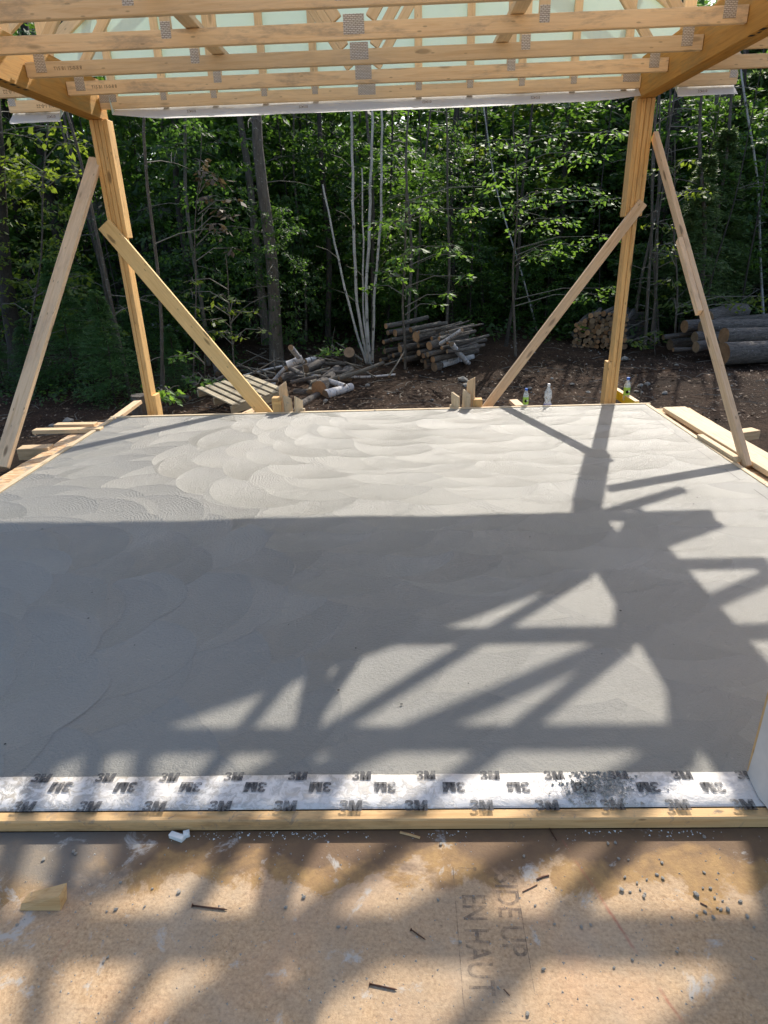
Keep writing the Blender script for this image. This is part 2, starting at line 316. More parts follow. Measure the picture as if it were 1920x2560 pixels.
def soil_mat():
    m, n, l, b = nt('dark_forest_soil'); v = n.new('ShaderNodeTexCoord').outputs['Object']
    a = noise(n, l, v, 1.4, 6, .65); c = ramp(n, [(.3, (.027, .016, .010)), (.5, (.060, .036, .023)), (.7, (.10, .060, .038))]); l.new(a.outputs[0], c.inputs[0])
    f = noise(n, l, v, 28, 6, .75); fr = ramp(n, [(.30, .35), (.55, 1), (.75, 1.9)]); l.new(f.outputs[0], fr.inputs[0])
    col = mixc(n, l, 1.0, c.outputs[0], fr.outputs[0], 'MULTIPLY')
    g = noise(n, l, v, .45, 4, .6); gr = ramp(n, [(.55, 0), (.7, 1)]); l.new(g.outputs[0], gr.inputs[0])
    col = mixc(n, l, math_(n, l, 'MULTIPLY', gr.outputs[0], .45), col, (.085, .047, .030))
    l.new(col, b.inputs['Base Color']); b.inputs['Roughness'].default_value = .95; b.inputs['Specular IOR Level'].default_value = .15
    x = noise(n, l, v, 11, 7, .75); bump(n, l, x.outputs[0], 1.0, .10, b); return m
M_SOIL = soil_mat()

def bark_mat(name, c0, c1, lichen=0.0, scale=1.0, spots=(.42, .43, .40)):
    m, n, l, b = nt(name); v = objcoord(n, l)
    a = noise(n, l, mapping(n, l, v, (14*scale, 14*scale, 3*scale)), 2, 6, .7, .5)
    c = ramp(n, [(.3, c0), (.7, c1)]); l.new(a.outputs[0], c.inputs[0]); col = c.outputs[0]
    if lichen:
        s = noise(n, l, mapping(n, l, v, (9, 9, 16)), 2.2, 4, .7); sr = ramp(n, [(.60, 0), (.68, 1)]); l.new(s.outputs[0], sr.inputs[0])
        col = mixc(n, l, math_(n, l, 'MULTIPLY', sr.outputs[0], lichen), col, spots)
    l.new(col, b.inputs['Base Color']); b.inputs['Roughness'].default_value = .9
    bump(n, l, a.outputs[0], .9, .03, b); return m
M_BARK = bark_mat('grey_brown_bark', (.045, .037, .030), (.15, .128, .105), .6)
M_BARKD = bark_mat('dark_bark', (.018, .015, .012), (.062, .052, .043), .15)
M_BARKL = bark_mat('pale_thin_bark', (.06, .055, .046), (.16, .145, .12), .4)
M_BARKLOG = bark_mat('log_bark', (.035, .030, .027), (.19, .165, .145), .55, 1.6, (.33, .32, .31))
M_TWIG = simple('dead_twig', (.17, .155, .13), .9, 0, .3)
def birch_mat():
    m, n, l, b = nt('white_birch_bark'); v = objcoord(n, l)
    a = noise(n, l, mapping(n, l, v, (2.5, 2.5, 34)), 1.3, 3, .6); r = ramp(n, [(.62, 0), (.67, 1)]); l.new(a.outputs[0], r.inputs[0])
    k = n.new('ShaderNodeTexVoronoi'); k.inputs['Scale'].default_value = 1; l.new(mapping(n, l, v, (9, 9, 5)), k.inputs['Vector']); kr = ramp(n, [(.10, 1), (.18, 0)]); l.new(k.outputs['Distance'], kr.inputs[0])
    t = noise(n, l, v, 6, 4); tc = ramp(n, [(.3, (.28, .27, .255)), (.7, (.50, .49, .475))]); l.new(t.outputs[0], tc.inputs[0])
    l.new(mixc(n, l, math_(n, l, 'MAXIMUM', math_(n, l, 'MULTIPLY', r.outputs[0], .8), kr.outputs[0]), tc.outputs[0], (.03, .026, .024)), b.inputs['Base Color'])
    b.inputs['Roughness'].default_value = .7; bump(n, l, a.outputs[0], .3, .01, b); return m
M_BIRCH = birch_mat()
def birchlog_mat():
    m, n, l, b = nt('white_birch_log_bark'); v = objcoord(n, l)
    a = noise(n, l, mapping(n, l, v, (3, 3, 22)), 1.6, 4, .65); r = ramp(n, [(.55, 0), (.62, 1)]); l.new(a.outputs[0], r.inputs[0])
    t = noise(n, l, v, 7, 4); tc = ramp(n, [(.3, (.36, .35, .35)), (.7, (.62, .61, .62))]); l.new(t.outputs[0], tc.inputs[0])
    l.new(mixc(n, l, math_(n, l, 'MULTIPLY', r.outputs[0], .85), tc.outputs[0], (.035, .03, .028)), b.inputs['Base Color']); b.inputs['Roughness'].default_value = .75
    bump(n, l, a.outputs[0], .3, .01, b); return m
M_BIRCHLOG = birchlog_mat()
def endgrain(name, c0, c1):
    m, n, l, b = nt(name); v = n.new('ShaderNodeTexCoord').outputs['Object']; v2 = objcoord(n, l)
    sx = n.new('ShaderNodeSeparateXYZ'); l.new(v, sx.inputs[0])
    cx = n.new('ShaderNodeCombineXYZ'); l.new(sx.outputs[0], cx.inputs[0]); l.new(sx.outputs[1], cx.inputs[1])
    ln = n.new('ShaderNodeVectorMath'); ln.operation = 'LENGTH'; l.new(cx.outputs[0], ln.inputs[0])
    w = noise(n, l, v2, 9, 3); rr = math_(n, l, 'SINE', math_(n, l, 'MULTIPLY', math_(n, l, 'MULTIPLY_ADD', w.outputs[0], .03, ln.outputs['Value']), 480))
    t = math_(n, l, 'MULTIPLY_ADD', rr, .14, noise(n, l, v2, 12, 4, .7).outputs[0])
    c = ramp(n, [(.3, c0), (.72, c1)]); l.new(t, c.inputs[0])
    oi = n.new('ShaderNodeObjectInfo'); hs = n.new('ShaderNodeHueSaturation'); l.new(c.outputs[0], hs.inputs['Color'])
    l.new(math_(n, l, 'MULTIPLY_ADD', oi.outputs['Random'], .6, .65), hs.inputs['Value']); l.new(hs.outputs[0], b.inputs['Base Color'])
    b.inputs['Roughness'].default_value = .85; return m
M_END = endgrain('sawn_log_end', (.20, .105, .05), (.40, .235, .12))
M_ENDD = endgrain('aged_log_end', (.13, .085, .05), (.28, .19, .115))

def leaf_mat(name, c0, c1, trans, tfac=.48, rough=.58):
    m, n, l, b = nt(name)
    ge = n.new('ShaderNodeNewGeometry'); oi = n.new('ShaderNodeObjectInfo')
    t = math_(n, l, 'ADD', math_(n, l, 'MULTIPLY', ge.outputs['Random Per Island'], .7), math_(n, l, 'MULTIPLY', oi.outputs['Random'], .3))
    c = ramp(n, [(0, c0), (1, c1)]); l.new(t, c.inputs[0]); l.new(c.outputs[0], b.inputs['Base Color']); b.inputs['Roughness'].default_value = rough
    tr = n.new('ShaderNodeBsdfTranslucent'); tc = ramp(n, [(0, tuple(x*.6 for x in trans)), (1, trans)]); l.new(t, tc.inputs[0]); l.new(tc.outputs[0], tr.inputs[0])
    mx = n.new('ShaderNodeMixShader'); mx.inputs[0].default_value = tfac
    l.new(b.outputs[0], mx.inputs[1]); l.new(tr.outputs[0], mx.inputs[2]); l.new(mx.outputs[0], n['Material Output'].inputs[0]); return m
L_GREEN = leaf_mat('broad_leaves', (.028, .070, .016), (.075, .155, .032), (.22, .42, .04))
L_NEAR = leaf_mat('near_beech_leaves', (.055, .13, .028), (.12, .25, .05), (.30, .52, .06), .5)
L_YELL = leaf_mat('yellow_green_leaves', (.050, .090, .016), (.12, .18, .035), (.34, .46, .04))
L_DARK = leaf_mat('deep_wood_leaves', (.017, .046, .015), (.048, .100, .028), (.16, .32, .04))
L_NEED = leaf_mat('conifer_needles', (.034, .090, .030), (.085, .19, .052), (.15, .30, .06), .38)
L_PINE = leaf_mat('pine_needles', (.06, .10, .032), (.12, .19, .065), (.26, .38, .10), .42)
L_BROWN = leaf_mat('wilted_leaves', (.09, .06, .045), (.17, .13, .075), (.16, .12, .05), .3)
M_LITTER = leaf_mat('leaf_litter', (.05, .030, .018), (.34, .25, .17), (.1, .07, .04), .1, .8)

# ------------------------------------------------------------------ object helpers
def tag(o, label=None, cat=None, group=None, kind=None):
    if label: o['label'] = label
    if cat: o['category'] = cat
    if group: o['group'] = group
    if kind: o['kind'] = kind
    return o
def link(o, parent=None, mw=None):
    COL.objects.link(o)
    mw = mw if mw is not None else Matrix.Identity(4)
    if parent is not None:
        o.parent = parent; o.matrix_basis = parent_world(parent).inverted() @ mw
    else: o.matrix_basis = mw
    return o
def parent_world(p):
    m = p.matrix_basis.copy(); q = p
    while q.parent is not None:
        q = q.parent; m = q.matrix_basis @ m
    return m
def empty(name, loc):
    o = bpy.data.objects.new(name, None); o.empty_display_size = .1; COL.objects.link(o); o.matrix_basis = Matrix.Translation(Vector(loc)); return o
def mesh_of(name, vs, fs, mats=(), smooth=False):
    me = bpy.data.meshes.new(name); me.from_pydata([tuple(v) for v in vs], [], fs); 
    for m in mats: me.materials.append(m)
    if smooth:
        for p in me.polygons: p.use_smooth = True
    me.update(); return me
def obj(name, me, parent=None, mw=None): return link(bpy.data.objects.new(name, me), parent, mw)
_box = {}
def box_mesh(L, w, t, mat, bev=.003):
    k = (round(L, 3), round(w, 3), round(t, 3), mat.name)
    if k in _box: return _box[k]
    bm = bmesh.new(); bmesh.ops.create_cube(bm, size=1); bmesh.ops.scale(bm, vec=(L, w, t), verts=bm.verts)
    if bev: bmesh.ops.bevel(bm, geom=bm.edges[:], offset=min(bev, t*.25, w*.25), segments=1, affect='EDGES')
    me = bpy.data.meshes.new('board'); bm.to_mesh(me); bm.free(); me.materials.append(mat); _box[k] = me; return me
def frame_m(o, X, Yd):
    X = Vector(X).normalized(); Yv = Vector(Yd); Yv = (Yv - X*Yv.dot(X)).normalized(); Zv = X.cross(Yv)
    return Matrix(((X.x, Yv.x, Zv.x, o[0]), (X.y, Yv.y, Zv.y, o[1]), (X.z, Yv.z, Zv.z, o[2]), (0, 0, 0, 1)))
def board(name, A, B, w, t, side, mat, parent=None, bev=.003):
    A, B = Vector(A), Vector(B); d = B-A
    return obj(name, box_mesh(d.length, w, t, mat, bev), parent, frame_m((A+B)/2, d, side))
def abox(name, lo, hi, mat, parent=None, bev=.003):
    lo, hi = Vector(lo), Vector(hi); s = hi-lo
    ax = max(range(3), key=lambda i: s[i]); X = [0, 0, 0]; X[ax] = 1; ya = (ax+1) % 3; Yd = [0, 0, 0]; Yd[ya] = 1
    return obj(name, box_mesh(s[ax], s[ya], s[(ax+2) % 3], mat, bev), parent, frame_m((lo+hi)/2, X, Yd))
def tube_data(path, rad, ns=8, caps=False, wob=0.0, rng=random):
    path = [Vector(p) for p in path]; vs = []; fs = []; T0 = None
    for i, p in enumerate(path):
        d = (path[min(i+1, len(path)-1)] - path[max(i-1, 0)]).normalized()
        if T0 is None:
            a = Vector((0, 0, 1)) if abs(d.z) < .9 else Vector((1, 0, 0)); T0 = d.cross(a).normalized()
        T0 = (T0 - d*T0.dot(d)).normalized(); B = d.cross(T0)
        for k in range(ns):
            a = 2*pi*k/ns; r = rad[i]*(1+(rng.uniform(-wob, wob) if wob else 0)); vs.append(p + (T0*cos(a)+B*sin(a))*r)
    for i in range(len(path)-1):
        for k in range(ns):
            a = i*ns+k; b = i*ns+(k+1) % ns; fs.append((a, b, b+ns, a+ns))
    if caps:
        fs.append(tuple(range(ns-1, -1, -1))); fs.append(tuple((len(path)-1)*ns+k for k in range(ns)))
    return vs, fs
def join(parts):
    V = []; F = []
    for v, f in parts:
        o = len(V); V += v; F += [tuple(i+o for i in q) for q in f]
    return V, F
def lathe(prof, ns=20):
    vs = []; fs = []
    for r, z in prof:
        for k in range(ns): a = 2*pi*k/ns; vs.append((r*cos(a), r*sin(a), z))
    for i in range(len(prof)-1):
        for k in range(ns): a = i*ns+k; b = i*ns+(k+1) % ns; fs.append((a, b, b+ns, a+ns))
    fs.append(tuple(range(ns-1, -1, -1))); fs.append(tuple((len(prof)-1)*ns+k for k in range(ns)))
    return vs, fs
def text_mesh(s, size, mat, bold=0.0, shear=0.0):
    cu = bpy.data.curves.new('lettering', 'FONT'); cu.body = s; cu.size = size; cu.align_x = 'CENTER'; cu.align_y = 'CENTER'; cu.offset = bold; cu.shear = shear
    cu.resolution_u = 3
    o = bpy.data.objects.new('lettering', cu); COL.objects.link(o); dg = bpy.context.evaluated_depsgraph_get()
    me = bpy.data.meshes.new_from_object(o.evaluated_get(dg)); bpy.data.objects.remove(o); bpy.data.curves.remove(cu)
    me.materials.clear(); me.materials.append(mat); return me
def leaves_mesh(name, Pn, D, S, L, W, mats):
    """one folded leaf per row: base point, length direction, side direction"""
    n = len(Pn); Pn = np.asarray(Pn, float); D = np.asarray(D, float); S = np.asarray(S, float); L = np.asarray(L)[:, None]; W = np.asarray(W)[:, None]
    U = np.cross(D, S)
    v = np.empty((n, 4, 3)); v[:, 0] = Pn; v[:, 1] = Pn + D*L*.45 + S*W*.5 + U*W*.12; v[:, 2] = Pn + D*L; v[:, 3] = Pn + D*L*.45 - S*W*.5 + U*W*.12
    me = bpy.data.meshes.new(name); me.vertices.add(4*n); me.vertices.foreach_set('co', v.reshape(-1).astype(np.float32))
    me.loops.add(4*n); me.loops.foreach_set('vertex_index', np.arange(4*n, dtype=np.int32))
    me.polygons.add(n); me.polygons.foreach_set('loop_start', np.arange(0, 4*n, 4, dtype=np.int32)); me.polygons.foreach_set('loop_total', np.full(n, 4, dtype=np.int32))
    for m in mats: me.materials.append(m)
    me.update(); me.validate(); return me

# ------------------------------------------------------------------ key dimensions (metres)
XL, XR, YB, YF = -2.808, 2.362, 6.06, 1.505          # slab
YG, SP = 6.394, .595                                 # gable truss plane, truss spacing
ZC, ZB = 2.651, 2.579                                # underside of chords / beams
BL, BR = -2.554, 2.092                               # inner faces of beams
CX = (BL+BR)/2; EAVE = 3.175; SLOPE = .672; ZEAVE = 2.83
GZ = -.32                                            # ground level
ZD = -.045                                           # subfloor level
def rake(x): return ZEAVE + SLOPE*(EAVE-abs(x-CX))
def gz(x, y):
    s = .035*sin(1.3*x+.4*y)+.03*sin(.7*y-1.1*x+1)+.02*sin(2.9*x+1.7*y)
    r = max(0, y-9.5)*.012
    return GZ + s*min(1, max(0, (y-6.6)/1.2) + max(0, abs(x)-3.6)) + r

# ------------------------------------------------------------------ ground
def build_ground():
    nx, ny = 150, 150; vs = []; fs = []
    gx = lambda u: math.copysign(abs(u)**2.2*120, u); 
    for j in range(ny+1):
        for i in range(nx+1):
            u = i/nx*2-1; v = j/ny*2-1
            x = gx(u)+1; y = 9 + gx(v); z = gz(x, y) + (random.uniform(-.018, .018) if abs(x) < 14 and 6.5 < y < 22 else 0)
            vs.append((x, y, z))
    for j in range(ny):
        for i in range(nx): a = j*(nx+1)+i; fs.append((a, a+1, a+nx+2, a+nx+1))
    o = obj('ground', mesh_of('ground', vs, fs, [M_SOIL], True)); tag(o, kind='structure')
build_ground()

# ------------------------------------------------------------------ slab with overlapping trowel fans
def build_slab():
    rng = random.Random(3)
    vs = [(XL, YF, -.008), (XR, YF, -.008), (XR, YB, -.008), (XL, YB, -.008), (XL, YF, -.14), (XR, YF, -.14), (XR, YB, -.14), (XL, YB, -.14)]
    fs = [(0, 1, 2, 3), (4, 7, 6, 5), (0, 4, 5, 1), (1, 5, 6, 2), (2, 6, 7, 3), (3, 7, 4, 0)]
    slab = obj('concrete_slab', mesh_of('concrete_slab', vs, fs, [M_CONCS])); tag(slab, kind='structure')
    discs = []
    dy = .235; rows = int((YB-YF)/dy)+4
    for r in range(rows):
        y = YB+.12 - r*dy
        x = XL - .15 + rng.uniform(0, .2)
        while x < XR+.3:
            discs.append([x, y+rng.uniform(-.07, .07), rng.uniform(.30, .43)]); x += rng.uniform(.28, .46)
    discs.sort(key=lambda d: (d[1]-3.9)*math.tanh((d[0]+1.3)/.8))
    V = []; F = []; UV = []; T = []; RM = []
    NS = 40
    for k, (x, y, r) in enumerate(discs):
        z = -.0056 + k*1.4e-5; o = len(V); tone = rng.random(); ex = rng.uniform(.85, 1.35); ph = rng.uniform(-.25, .25)
        ring = [(0, 0)] + [(.90*cos(2*pi*i/NS)*r*ex*(1+.03*sin(3*2*pi*i/NS+k)), .90*sin(2*pi*i/NS)*r*.9*(1+.03*cos(2*2*pi*i/NS+k))) for i in range(NS)] + [(cos(2*pi*i/NS)*r*ex*(1+.03*sin(3*2*pi*i/NS+k)), sin(2*pi*i/NS)*r*.9*(1+.03*cos(2*2*pi*i/NS+k))) for i in range(NS)]
        offx, offy = rng.uniform(-.06, .06), rng.uniform(-.10, .10)
        for (a, b) in ring:
            ca, cb = a*cos(ph)-b*sin(ph), a*sin(ph)+b*cos(ph)
            px, py = min(XR, max(XL, x+ca)), min(YB, max(YF, y+cb)); V.append((px, py, z)); UV.append((px-x-offx, py-y-offy)); T.append(tone)
        RM += [0.0]*(NS+1)+[1.0]*NS
        F += [(o, o+1+i, o+1+(i+1) % NS) for i in range(NS)] + [(o+1+i, o+1+NS+i, o+1+NS+(i+1) % NS, o+1+(i+1) % NS) for i in range(NS)]
    # plain base sheet under the fans
    o = len(V); V += [(XL, YF, -.0062), (XR, YF, -.0062), (XR, YB, -.0062), (XL, YB, -.0062)]; UV += [(0, 0)]*4; T += [.5]*4; RM += [0]*4; F.append((o, o+1, o+2, o+3))
    me = mesh_of('trowelled_surface', V, F, [M_CONC])
    ul = me.uv_layers.new(name='fan'); idx = np.empty(len(me.loops), np.int32); me.loops.foreach_get('vertex_index', idx)
    ul.data.foreach_set('uv', np.array(UV, np.float32)[idx].reshape(-1))
    rm = me.attributes.new('rim', 'FLOAT', 'POINT'); rm.data.foreach_set('value', np.array(RM, np.float32))
    at = me.attributes.new('tone', 'FLOAT', 'POINT'); at.data.foreach_set('value', np.array(T, np.float32))
    obj('trowelled_surface', me, slab)
    # saw / screed line near the right edge and a few pits
    vs = []; fs = []
    for i in range(9):
        y0 = 2.4+i*.4; o = len(vs); x0 = XR-.105+.004*sin(i); L = rng.uniform(.2, .36)
        vs += [(x0, y0, .0012), (x0+.003, y0, .0012), (x0+.003, y0+L, .0012), (x0, y0+L, .0012)]; fs.append((o, o+1, o+2, o+3))
    for i in range(60):
        x0, y0, s = rng.uniform(XL+.2, XR-.2), rng.uniform(YF+.1, YB-.2), rng.uniform(.002, .006); o = len(vs)
        vs += [(x0+s*cos(a), y0+s*sin(a), .0012) for a in (0, 1.1, 2.2, 3.1, 4.2, 5.3)]; fs.append(tuple(range(o, o+6)))
    p = obj('surface_pits', mesh_of('surface_pits', vs, fs, [M_BLACK]), slab); tag(p, kind='stuff')
    return slab
build_slab()

# ------------------------------------------------------------------ subfloor, sill, jamb
def build_deck():
    vs, fs = [], []
    deck = obj('subfloor', box_mesh(1, 1, 1, M_DECK, 0)); bpy.data.objects.remove(deck)
    bm = bmesh.new(); bmesh.ops.create_cube(bm, size=1); bmesh.ops.scale(bm, vec=(11, 9.4, .019), verts=bm.verts); bmesh.ops.translate(bm, vec=(0, 1.336-4.7, ZD-.0095), verts=bm.verts)
    me = bpy.data.meshes.new('subfloor'); bm.to_mesh(me); bm.free(); me.materials.append(M_DECK)
    deck = obj('subfloor', me); tag(deck, kind='structure')
    # stamped lettering, read from the side: runs towards the house
    def stamp(s, p0, p1, ht, mat=M_INKF):
        a, b = onZ(*p0, ZD), onZ(*p1, ZD); d = b-a
        tm = text_mesh(s, 1.0, mat, .012); xs = [v.co.x for v in tm.vertices]; ys = [v.co.y for v in tm.vertices]
        w, h = max(xs)-min(xs), max(ys)-min(ys); cx, cy = (max(xs)+min(xs))/2, (max(ys)+min(ys))/2
        for v in tm.vertices: v.co.x = (v.co.x-cx)/w*d.length; v.co.y = (v.co.y-cy)/h*ht
        c = (a+b)/2; obj('printed_lettering', tm, deck, frame_m((c.x, c.y, ZD+.0012), d, (1, .0, 0)))
    stamp('EN HAUT', (1183, 2238), (1207, 2490), .062)
    stamp('SIDE UP', (1262, 2186), (1290, 2392), .062)
    stamp('T', (1168, 2167), (1168, 2176), .05)
    def line(p0, p1, w=.0022):
        a, b = onZ(*p0, ZD), onZ(*p1, ZD); d = (b-a).normalized(); s = Vector((-d.y, d.x, 0))*w/2; z = Vector((0, 0, .001))
        obj('printed_line', mesh_of('printed_line', [a-s+z, b-s+z, b+s+z, a+s+z], [(0, 1, 2, 3)], [M_INKF]), deck)
    line((1132, 2165), (1158, 2500)); line((1158, 2500), (1166, 2551)); line((1167, 2553), (1325, 2553)); line((1293, 2222), (1338, 2490))
    # sill
    sill = empty('door_sill', (0, 1.42, ZD)); tag(sill, 'white flashing wrapped door sill with wooden edge board before the slab', 'door sill')
    ob = abox('edge_board', (-3.2, 1.336, ZD), (2.6, 1.374, -.003), W_SILL, sill, .004)
    n = 160; vs = []; fs = []
    rng = random.Random(5)
    prof = [(1.3755, -.0035), (1.378, .0015), (1.42, .003), (1.47, .0035), (1.500, .0045), (1.5025, -.02)]
    for i in range(n+1):
        x = -3.2 + 5.8*i/n
        for j, (y, z) in enumerate(prof):
            vs.append((x, y+(.0015*sin(7*x+j) if j else 0), z + (.0014*sin(23*x+2.1*j)*sin(5.1*x+j) if 0 < j < 5 else 0)))
    for i in range(n):
        for j in range(5): a = i*6+j; fs.append((a, a+6, a+7, a+1))
    me = mesh_of('flashing_membrane', vs, fs, [M_MEMB], True)
    memb = obj('flashing_membrane', me, sill)
    def logo_mesh(size, mat):
        three = [(0, .70), (.02, .9), (.2, 1), (.62, 1), (.86, .92), (.92, .76), (.86, .6), (.72, .52), (.9, .44), (.97, .26), (.9, .08), (.66, 0), (.2, 0), (.03, .08), (0, .30), (.28, .30), (.32, .22), (.58, .22), (.66, .30), (.60, .41), (.32, .42), (.32, .60), (.56, .61), (.62, .70), (.56, .78), (.33, .78), (.28, .70)]
        em = [(0, 0), (0, 1), (.34, 1), (.5, .50), (.66, 1), (1, 1), (1, 0), (.74, 0), (.74, .60), (.56, 0), (.44, 0), (.26, .60), (.26, 0)]
        vs = [((x*.66-.84)*size, (y-.5)*size*.95, 0) for x, y in three]+[((x*.98-.16)*size, (y-.5)*size*.95, 0) for x, y in em]
        bm = bmesh.new(); bv = [bm.verts.new(v) for v in vs]; k = len(three)
        bm.faces.new(list(reversed(bv[:k]))); bm.faces.new(list(reversed(bv[k:]))); bmesh.ops.triangulate(bm, faces=bm.faces[:]); bmesh.ops.recalc_face_normals(bm, faces=bm.faces[:])
        me = bpy.data.meshes.new('printed_logo'); bm.to_mesh(me); bm.free(); me.materials.append(mat); return me
    def logo(px, py, flip, size=.052, z=.0068):
        p = onZ(px, py, 0.004); tm = logo_mesh(size*.78, M_INK)
        d = Vector((1, -.01, 0)) if not flip else Vector((-1, .01, 0)); m = frame_m((p.x, p.y, z), d, (0, 1, 0) if not flip else (0, -1, 0)); obj('printed_logo', tm, memb, m)
    for i in range(-1, 12): logo(60+i*163.5, 2018-.5*i, False)
    for i in range(0, 12): logo(152+i*162 + (i > 5)*10, 1969+.9*i*0, True)
    for i in range(0, 12): logo(105+i*160, 1946-1.2*min(i, 6), False, .046)
    # jamb
    jamb = empty('wall_end', (1.06, 1.42, ZD)); tag(jamb, 'stud wall end wrapped in white flashing at the slab corner', 'wall')
    jx = 1.053
    abox('stud', (jx, 1.490, .006), (jx+1.4, 1.504, 2.55), W_SILL, jamb, .002)
    vs = []; fs = []
    nz = 26
    for i in range(nz+1):
        z = .006+2.544*i/nz
        fl = max(0, .10-z)/.10*.45
        for j, (x, y) in enumerate(((jx-.003-.006*fl, 1.4885), (jx-.003-.02*fl, 1.455), (jx-.004-.03*fl, 1.40), (jx+.0-.02*fl, 1.345), (jx+.06, 1.338-.004*fl), (jx+1.4, 1.336))):
            vs.append((x+.0015*sin(9*z+j*1.7), y+.0015*sin(7*z+j), z))
    for i in range(nz):
        for j in range(5): a = i*6+j; fs.append((a, a+1, a+7, a+6))
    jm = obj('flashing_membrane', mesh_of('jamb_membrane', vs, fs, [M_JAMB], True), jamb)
    tm = logo_mesh(.045, simple('grey_print_soft', (.28, .28, .30), .6, 0, .2))
    obj('printed_logo', tm, jm, frame_m((jx-.0085, 1.425, .33), (0, 0, -1), (0, 1, 0)))
    abox('stud', (jx+.02, 1.352, .01), (jx+1.4, 1.486, 2.55), W_POST, jamb, .002)
    abox('header', (jx+.0, 1.34, 2.1), (jx+.3, 1.5, 2.2), W_POST, jamb, .002) if False else None
build_deck()

# ------------------------------------------------------------------ trusses
ZT = ZC+.089
def plate(parent, x, y, z, w, h, ang=0.0):
    me = box_mesh(w, h, .0016, M_PLATE, 0)
    m = Matrix.Translation((x, y-.0012, z)) @ Matrix.Rotation(ang, 4, 'Y') @ Matrix.Rotation(pi/2, 4, 'X')
    return obj('connector_plate', me, parent, m)
def stamp_on(parent, s, x, y, z, size, mat=M_INKW, rotpi=False):
    tm = text_mesh(s, size, mat, size*.01); m = Matrix.Translation((x, y-.0012, z)) @ Matrix.Rotation(pi/2, 4, 'X')
    if rotpi: m = m @ Matrix.Rotation(pi, 4, 'Z')
    obj('printed_lettering', tm, parent, m)
ORD = ['first', 'second', 'third', 'fourth', 'fifth', 'sixth', 'seventh', 'eighth']
def truss(k):
    y = YG-k*SP; yc = y+.019
    t = empty('roof_truss', (CX, y, ZC)); tag(t, 'open pine roof truss, %s in from the wrapped gable' % ORD[k-1], 'roof truss', 'open roof trusses over the slab')
    wm = W_CHORD if k in (1, 3, 4) else W_CHORD2
    board('bottom_chord', (BL+.004, yc, ZC+.0445), (BR-.004, yc, ZC+.0445), .089, .038, (0, 0, 1), wm, t)
    for s in (-1, 1):
        e = CX+s*EAVE; n = Vector((s*SLOPE, 0, 1)).normalized(); off = n*(-.0445)
        board('top_chord', Vector((e, yc, rake(e)))+off, Vector((CX+s*.02, yc, rake(CX+s*.02)))+off, .089, .038, n, W_CHORD2, t)
        hx = CX+s*(EAVE-.905); node = CX+s*1.16
        vx = CX+s*(BR-CX+.105); board('web', (vx, yc, ZB+.303), (vx, yc, rake(vx)-.115), .089, .038, (1, 0, 0), W_CHORD2, t)
        A = Vector((hx-s*.045, yc, ZT+.03)); B = Vector((node+s*.06, yc, rake(node+s*.06)-.13)); board('web', A, B, .064, .036, (0, 0, 1), W_CHORD2, t)
        board('web', (node-s*.03, yc, ZT+.002), (node-s*.03, yc, rake(node)-.125), .064, .034, (1, 0, 0), W_CHORD2, t)
        A = Vector((CX+s*.10, yc, ZT+.015)); B = Vector((node-s*.10, yc, rake(node-s*.10)-.13)); board('web', A, B, .064, .036, (0, 0, 1), W_CHORD2, t)
        plate(t, hx-s*.06, y, ZC+.09, .075, .13); plate(t, vx-s*.02, y, rake(vx)-.10, .10, .08); plate(t, node, y, rake(node)-.08, .15, .09); plate(t, node-s*.03, y, ZC+.085, .06, .085)
    plate(t, CX, y, ZC+.075, .125, .10); plate(t, CX, y, rake(CX)-.10, .15, .12)
    if k < 3: stamp_on(t, 'T15 B1 15-0-8 8', BL+.30, y, ZC+.045, .030)
    return t
for k in range(1, 8): truss(k)

def gable():
    y = YG; yc = y+.019
    t = empty('gable_truss', (CX, y, ZC)); tag(t, 'gable end truss with upright studs in front of the house wrap', 'gable truss')
    board('bottom_chord', (BL+.004, yc, ZC+.0445), (BR-.004, yc, ZC+.0445), .089, .038, (0, 0, 1), W_CHORD2, t)
    for s in (-1, 1):
        e = CX+s*EAVE; n = Vector((s*SLOPE, 0, 1)).normalized()
        board('top_chord', Vector((e, yc, rake(e)))-n*.0445, Vector((CX+s*.02, yc, rake(CX+s*.02)))-n*.0445, .089, .038, n, W_CHORD2, t)
        xo = BR+.135 if s > 0 else BL-.135
        xe = CX+s*(EAVE-.05)
        board('eave_chord', (xo+s*.01, yc, ZC+.0445), (xe, yc, ZC+.0445), .089, .038, (0, 0, 1), W_CHORD2, t)
        board('eave_stud', (xe-s*.04, yc, ZT+.003), (xe-s*.04, yc, rake(xe-s*.04)-.115), .05, .038, (1, 0, 0), W_CHORD2, t)
        plate(t, xe-s*.04, y, ZT-.005, .06, .075)
        for i in range(1, 6):
            x = CX+s*(.225+.437*(i-.5))
            board('stud', (x, yc, ZT+.002), (x, yc, rake(x)-.115), .064, .036, (1, 0, 0), W_CHORD2, t)
            plate(t, x, y, ZT-.012, .048, .058); plate(t, x, y, rake(x)-.09, .05, .08)
            b = obj('plate_edge', box_mesh(.05, .012, .0016, M_PLATE, 0), t, Matrix.Translation((x, y+.040, ZC-.006)) @ Matrix.Rotation(pi/2, 4, 'X'))
        x = CX+s*2.08
        A = Vector((x, yc, ZT+.02)); B = Vector((CX+s*1.45, yc, rake(CX+s*1.45)-.15))
    plate(t, CX, y, ZC+.07, .15, .085)
    plate(t, BL+.06, y, ZC+.075, .10, .06); plate(t, BR-.07, y, ZC+.075, .10, .06)
    stamp_on(t, '2N N1 1-0-22', BL-.45, y, ZC+.04, .036, M_INKW, True)
    return t
gable()
